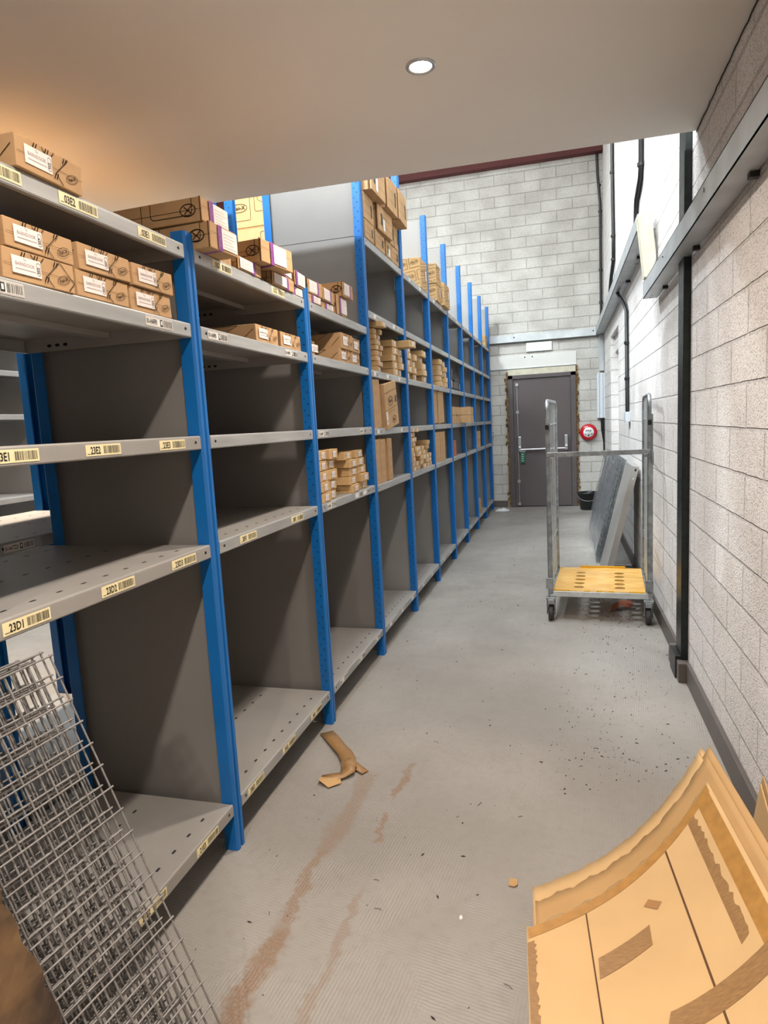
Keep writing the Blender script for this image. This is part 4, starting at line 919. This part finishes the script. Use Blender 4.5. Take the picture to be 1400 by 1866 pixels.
# ---------------------------------------------------------------- flattened cardboard pile
M_SHEET = mat('flattened box board', (208, 172, 124), .75, 0, .10, 5, spec=.25, bump=.1, bscale=40)
M_SHEET2 = mat('flattened box board darker', (188, 150, 102), .75, 0, .12, 6, spec=.25, bump=.1, bscale=40)
TH = .0040
def sheet(x0, x1, y_edge, length, lift, seed, m, label, notch=0):
    """a big slumped sheet: flat at its left edge, rising to the right; the far edge is cut on the slant"""
    b = MB(); nx, ny = 44, 14; vs = []
    for i in range(nx + 1):
        xb = x0 + (x1 - x0) * i / nx
        for k in range(ny + 1):
            dd = length * (k / ny) ** 1.3
            zz = lift + 1.86 * max(0, xb - .935) ** 2.77
            y_ = y_edge + .75 * (xb - .935) + (.005 * math.sin(i * .9 + seed) + .003 * math.sin(i * 2.3 + seed) if k == 0 else 0) - dd
            vs.append((xb + .075 * dd, y_, zz))
    fs = [(i * (ny + 1) + k, i * (ny + 1) + k + 1, (i + 1) * (ny + 1) + k + 1, (i + 1) * (ny + 1) + k) for i in range(nx) for k in range(ny)]
    b.add(vs, fs, m, None, True); o = b.build('cardboard_sheet'); so = o.modifiers.new('thick', 'SOLIDIFY'); so.thickness = TH; so.offset = -1
    tag(o, label, 'cardboard sheet', 'pile of flattened cardboard boxes'); return o, vs
NS = 11
random.seed(31)
labs = ['lowest', 'second', 'third', 'fourth', 'fifth', 'sixth', 'seventh', 'eighth', 'ninth', 'tenth', 'top']
exts = [.17, .15, .185, .16, .19, .17, .186, .13, .165, .10]
for i in range(NS):
    top = i == NS - 1
    r = (sheet(.935, 1.408, -.284, 1.0, .100, 40, M_SHEET, 'top flattened brown cardboard box sheet with tape strips, lower right corner') if top else
         sheet(.944 + random.uniform(-.004, .008), 1.440 + random.uniform(-.022, .004), -.284 + exts[i], 1.10, .012 + .0083 * i, i, M_SHEET if i % 2 == 0 else M_SHEET2, '%s flattened cardboard sheet counted up from the floor, lower right pile' % labs[i]))
o, vs = r
def onsheet(xm, d, dz):
    xb = .935 + xm; return Vector((xb + .075 * d, -.284 + .75 * xm - d, .100 + dz + 1.86 * max(0, xm) ** 2.77))
def ribbon(name, pts, wd, m, dz=.0012, seg=30, ragged=0):
    b = MB(); vv = []; rnd = random.Random(len(pts) + int(wd * 1000))
    for i in range(seg + 1):
        t_ = i / seg * (len(pts) - 1); k = min(len(pts) - 2, int(t_)); r = t_ - k
        c = (pts[k][0] * (1 - r) + pts[k + 1][0] * r, pts[k][1] * (1 - r) + pts[k + 1][1] * r)
        d = Vector((pts[k + 1][0] - pts[k][0], pts[k + 1][1] - pts[k][1])).normalized(); q = Vector((-d.y, d.x)) * wd / 2
        e = rnd.uniform(0, ragged)
        vv += [onsheet(c[0] + q.x, c[1] + q.y, dz), onsheet(c[0] - q.x * (1 - e), c[1] - q.y * (1 - e), dz)]
    b.add(vv, [(2 * i, 2 * i + 1, 2 * i + 3, 2 * i + 2) for i in range(seg)], m, None, True); return b.build(name, o)
ribbon('tape_strip', [(.004, .022), (.468, .022)], .032, M_TAPE)
ribbon('tape_strip', [(.452, .036), (.452, .99)], .028, M_TAPE)
ribbon('tape_strip', [(.418, .040), (.420, .45)], .022, M_TAPED, ragged=.6)
ribbon('tape_strip', [(.012, .05), (.014, .30)], .022, M_TAPED, ragged=.7)
ribbon('crease', [(.140, .04), (.142, .98)], .0035, M_SEAM, .0016); ribbon('crease', [(.346, .04), (.350, .98)], .004, M_SEAM, .0016)
ribbon('tape_mark', [(.150, .214), (.268, .222)], .055, M_TAPED, .0016); ribbon('tape_mark', [(.255, .445), (.46, .540)], .050, M_TAPED, .0016)
ribbon('scuff', [(.275, .13), (.30, .17)], .016, M_CARD2, .0016, seg=6)
# second cardboard leaning at the wall
b = MB(); b.box(0, .004, -.5, 0, 0, .30, M_SHEET2); b.box(-.006, -.002, -.52, -.01, 0, .28, M_SHEET)
o2 = b.build('cardboard_offcut', loc=(1.565, .27, .004)); o2.rotation_euler = (.25, .06, -.05); tag(o2, 'folded cardboard piece standing against the skirting at the right edge', 'cardboard piece')

# ---------------------------------------------------------------- litter
# curled strip of brown paper tape
def strip(name, pts, wd, label, m=M_TAPED):
    b = MB(); vv = []; n_ = len(pts)
    for i, p in enumerate(pts):
        p = Vector(p); d = (Vector(pts[min(i + 1, n_ - 1)]) - Vector(pts[max(0, i - 1)])); d.z = 0; d.normalize(); q = Vector((-d.y, d.x, 0)) * wd * (.5 if not isinstance(wd, list) else 1)
        vv += [p + q + Vector((0, 0, .004 * math.sin(i * 2.1))), p - q]
    b.add(vv, [(2 * i, 2 * i + 2, 2 * i + 3, 2 * i + 1) for i in range(n_ - 1)], m, None, True); return b
b = strip('t', [(.0, .80, .006), (.05, .74, .010), (.10, .68, .014), (.15, .62, .016), (.185, .56, .02), (.20, .52, .03), (.21, .50, .018)], .060, '')
b2 = strip('t', [(.115, .425, .008), (.155, .43, .012), (.19, .46, .012), (.215, .485, .02), (.205, .51, .036)], .05, '')
b3 = strip('t', [(.18, .545, .030), (.22, .535, .012), (.272, .505, .007)], .035, '')
b.add(b2.v, b2.f, M_TAPED, None, True); b.add(b3.v, b3.f, M_TAPED, None, True); b.add([(.11, .44, .008), (.115, .40, .02), (.165, .375, .007), (.205, .41, .01), (.19, .44, .014)], [(0, 1, 2, 3, 4)], M_SHEET2)
o = b.build('paper_tape_strip'); so = o.modifiers.new('thick', 'SOLIDIFY'); so.thickness = .0015; tag(o, 'torn curled strip of brown paper tape on the floor by second post', 'tape strip')
b = MB(); b.add([(.868, .012, .003), (.892, .012, .002), (.893, -.012, .004), (.884, -.020, .003), (.868, -.018, .002)], [(0, 4, 3, 2, 1)], M_SHEET2); o = b.build('cardboard_scrap'); so = o.modifiers.new('t', 'SOLIDIFY'); so.thickness = .003; so.offset = 1
tag(o, 'small torn square of brown cardboard alone on the floor', 'scrap')
b = MB(); random.seed(77)
for i in range(900):
    q = random.random()
    if q < .5: x = random.gauss(1.35, .16); y = random.uniform(.3, 3.2)
    elif q < .62: x = random.gauss(1.15, .12); y = random.gauss(.75, .22)
    else: x = random.uniform(.05, 1.6); y = random.uniform(-.75, 6)
    if x > W - .03 or x < .01: continue
    if .9 < x and y < .62: 
        if y < .3 + (x - .9): continue
    s_ = random.choice((.0015, .002, .002, .003, .0045)) * (1.2 if y > 2 else 1); a = random.uniform(0, 3.14); l_ = s_ * random.choice((1, 1.3, 2.2)); 
    M_ = Matrix.Translation((x, y, 0)) @ Matrix.Rotation(a, 4, 'Z')
    b.add([(-l_, 0, 0), (0, -s_ * .7, 0), (l_, 0, 0), (0, s_ * .7, 0), (0, 0, s_ * .9)], [(0, 1, 4), (1, 2, 4), (2, 3, 4), (3, 0, 4)], M_DEBRIS, M_)
for i in range(26):
    x = random.uniform(.05, 1.4); y = random.uniform(-.6, 3); a = random.uniform(0, 3.14); l_ = random.uniform(.01, .028); d = Vector((math.cos(a), math.sin(a), 0)) * l_ / 2
    if .9 < x and y < .62: continue
    b.tube([Vector((x, y, .0015)) - d, Vector((x, y, .003)) + Vector((.002, .001, 0)), Vector((x, y, .0015)) + d], .0007, M_DEBRIS, 5)
tag(b.build('floor_debris'), 'dark chips, crumbs and twigs scattered over the grey floor', 'debris', kind='stuff')
b = MB(); b.lathe([(0, .004), (.004, .003), (.005, 0)], M_WHITE, 8, Matrix.Translation((.75, -.164, 0)) @ Matrix.Diagonal((1, 1.5, 1, 1))); tag(b.build('paint_chip'), 'tiny white paint chip on the floor left of the cardboard pile', 'chip')
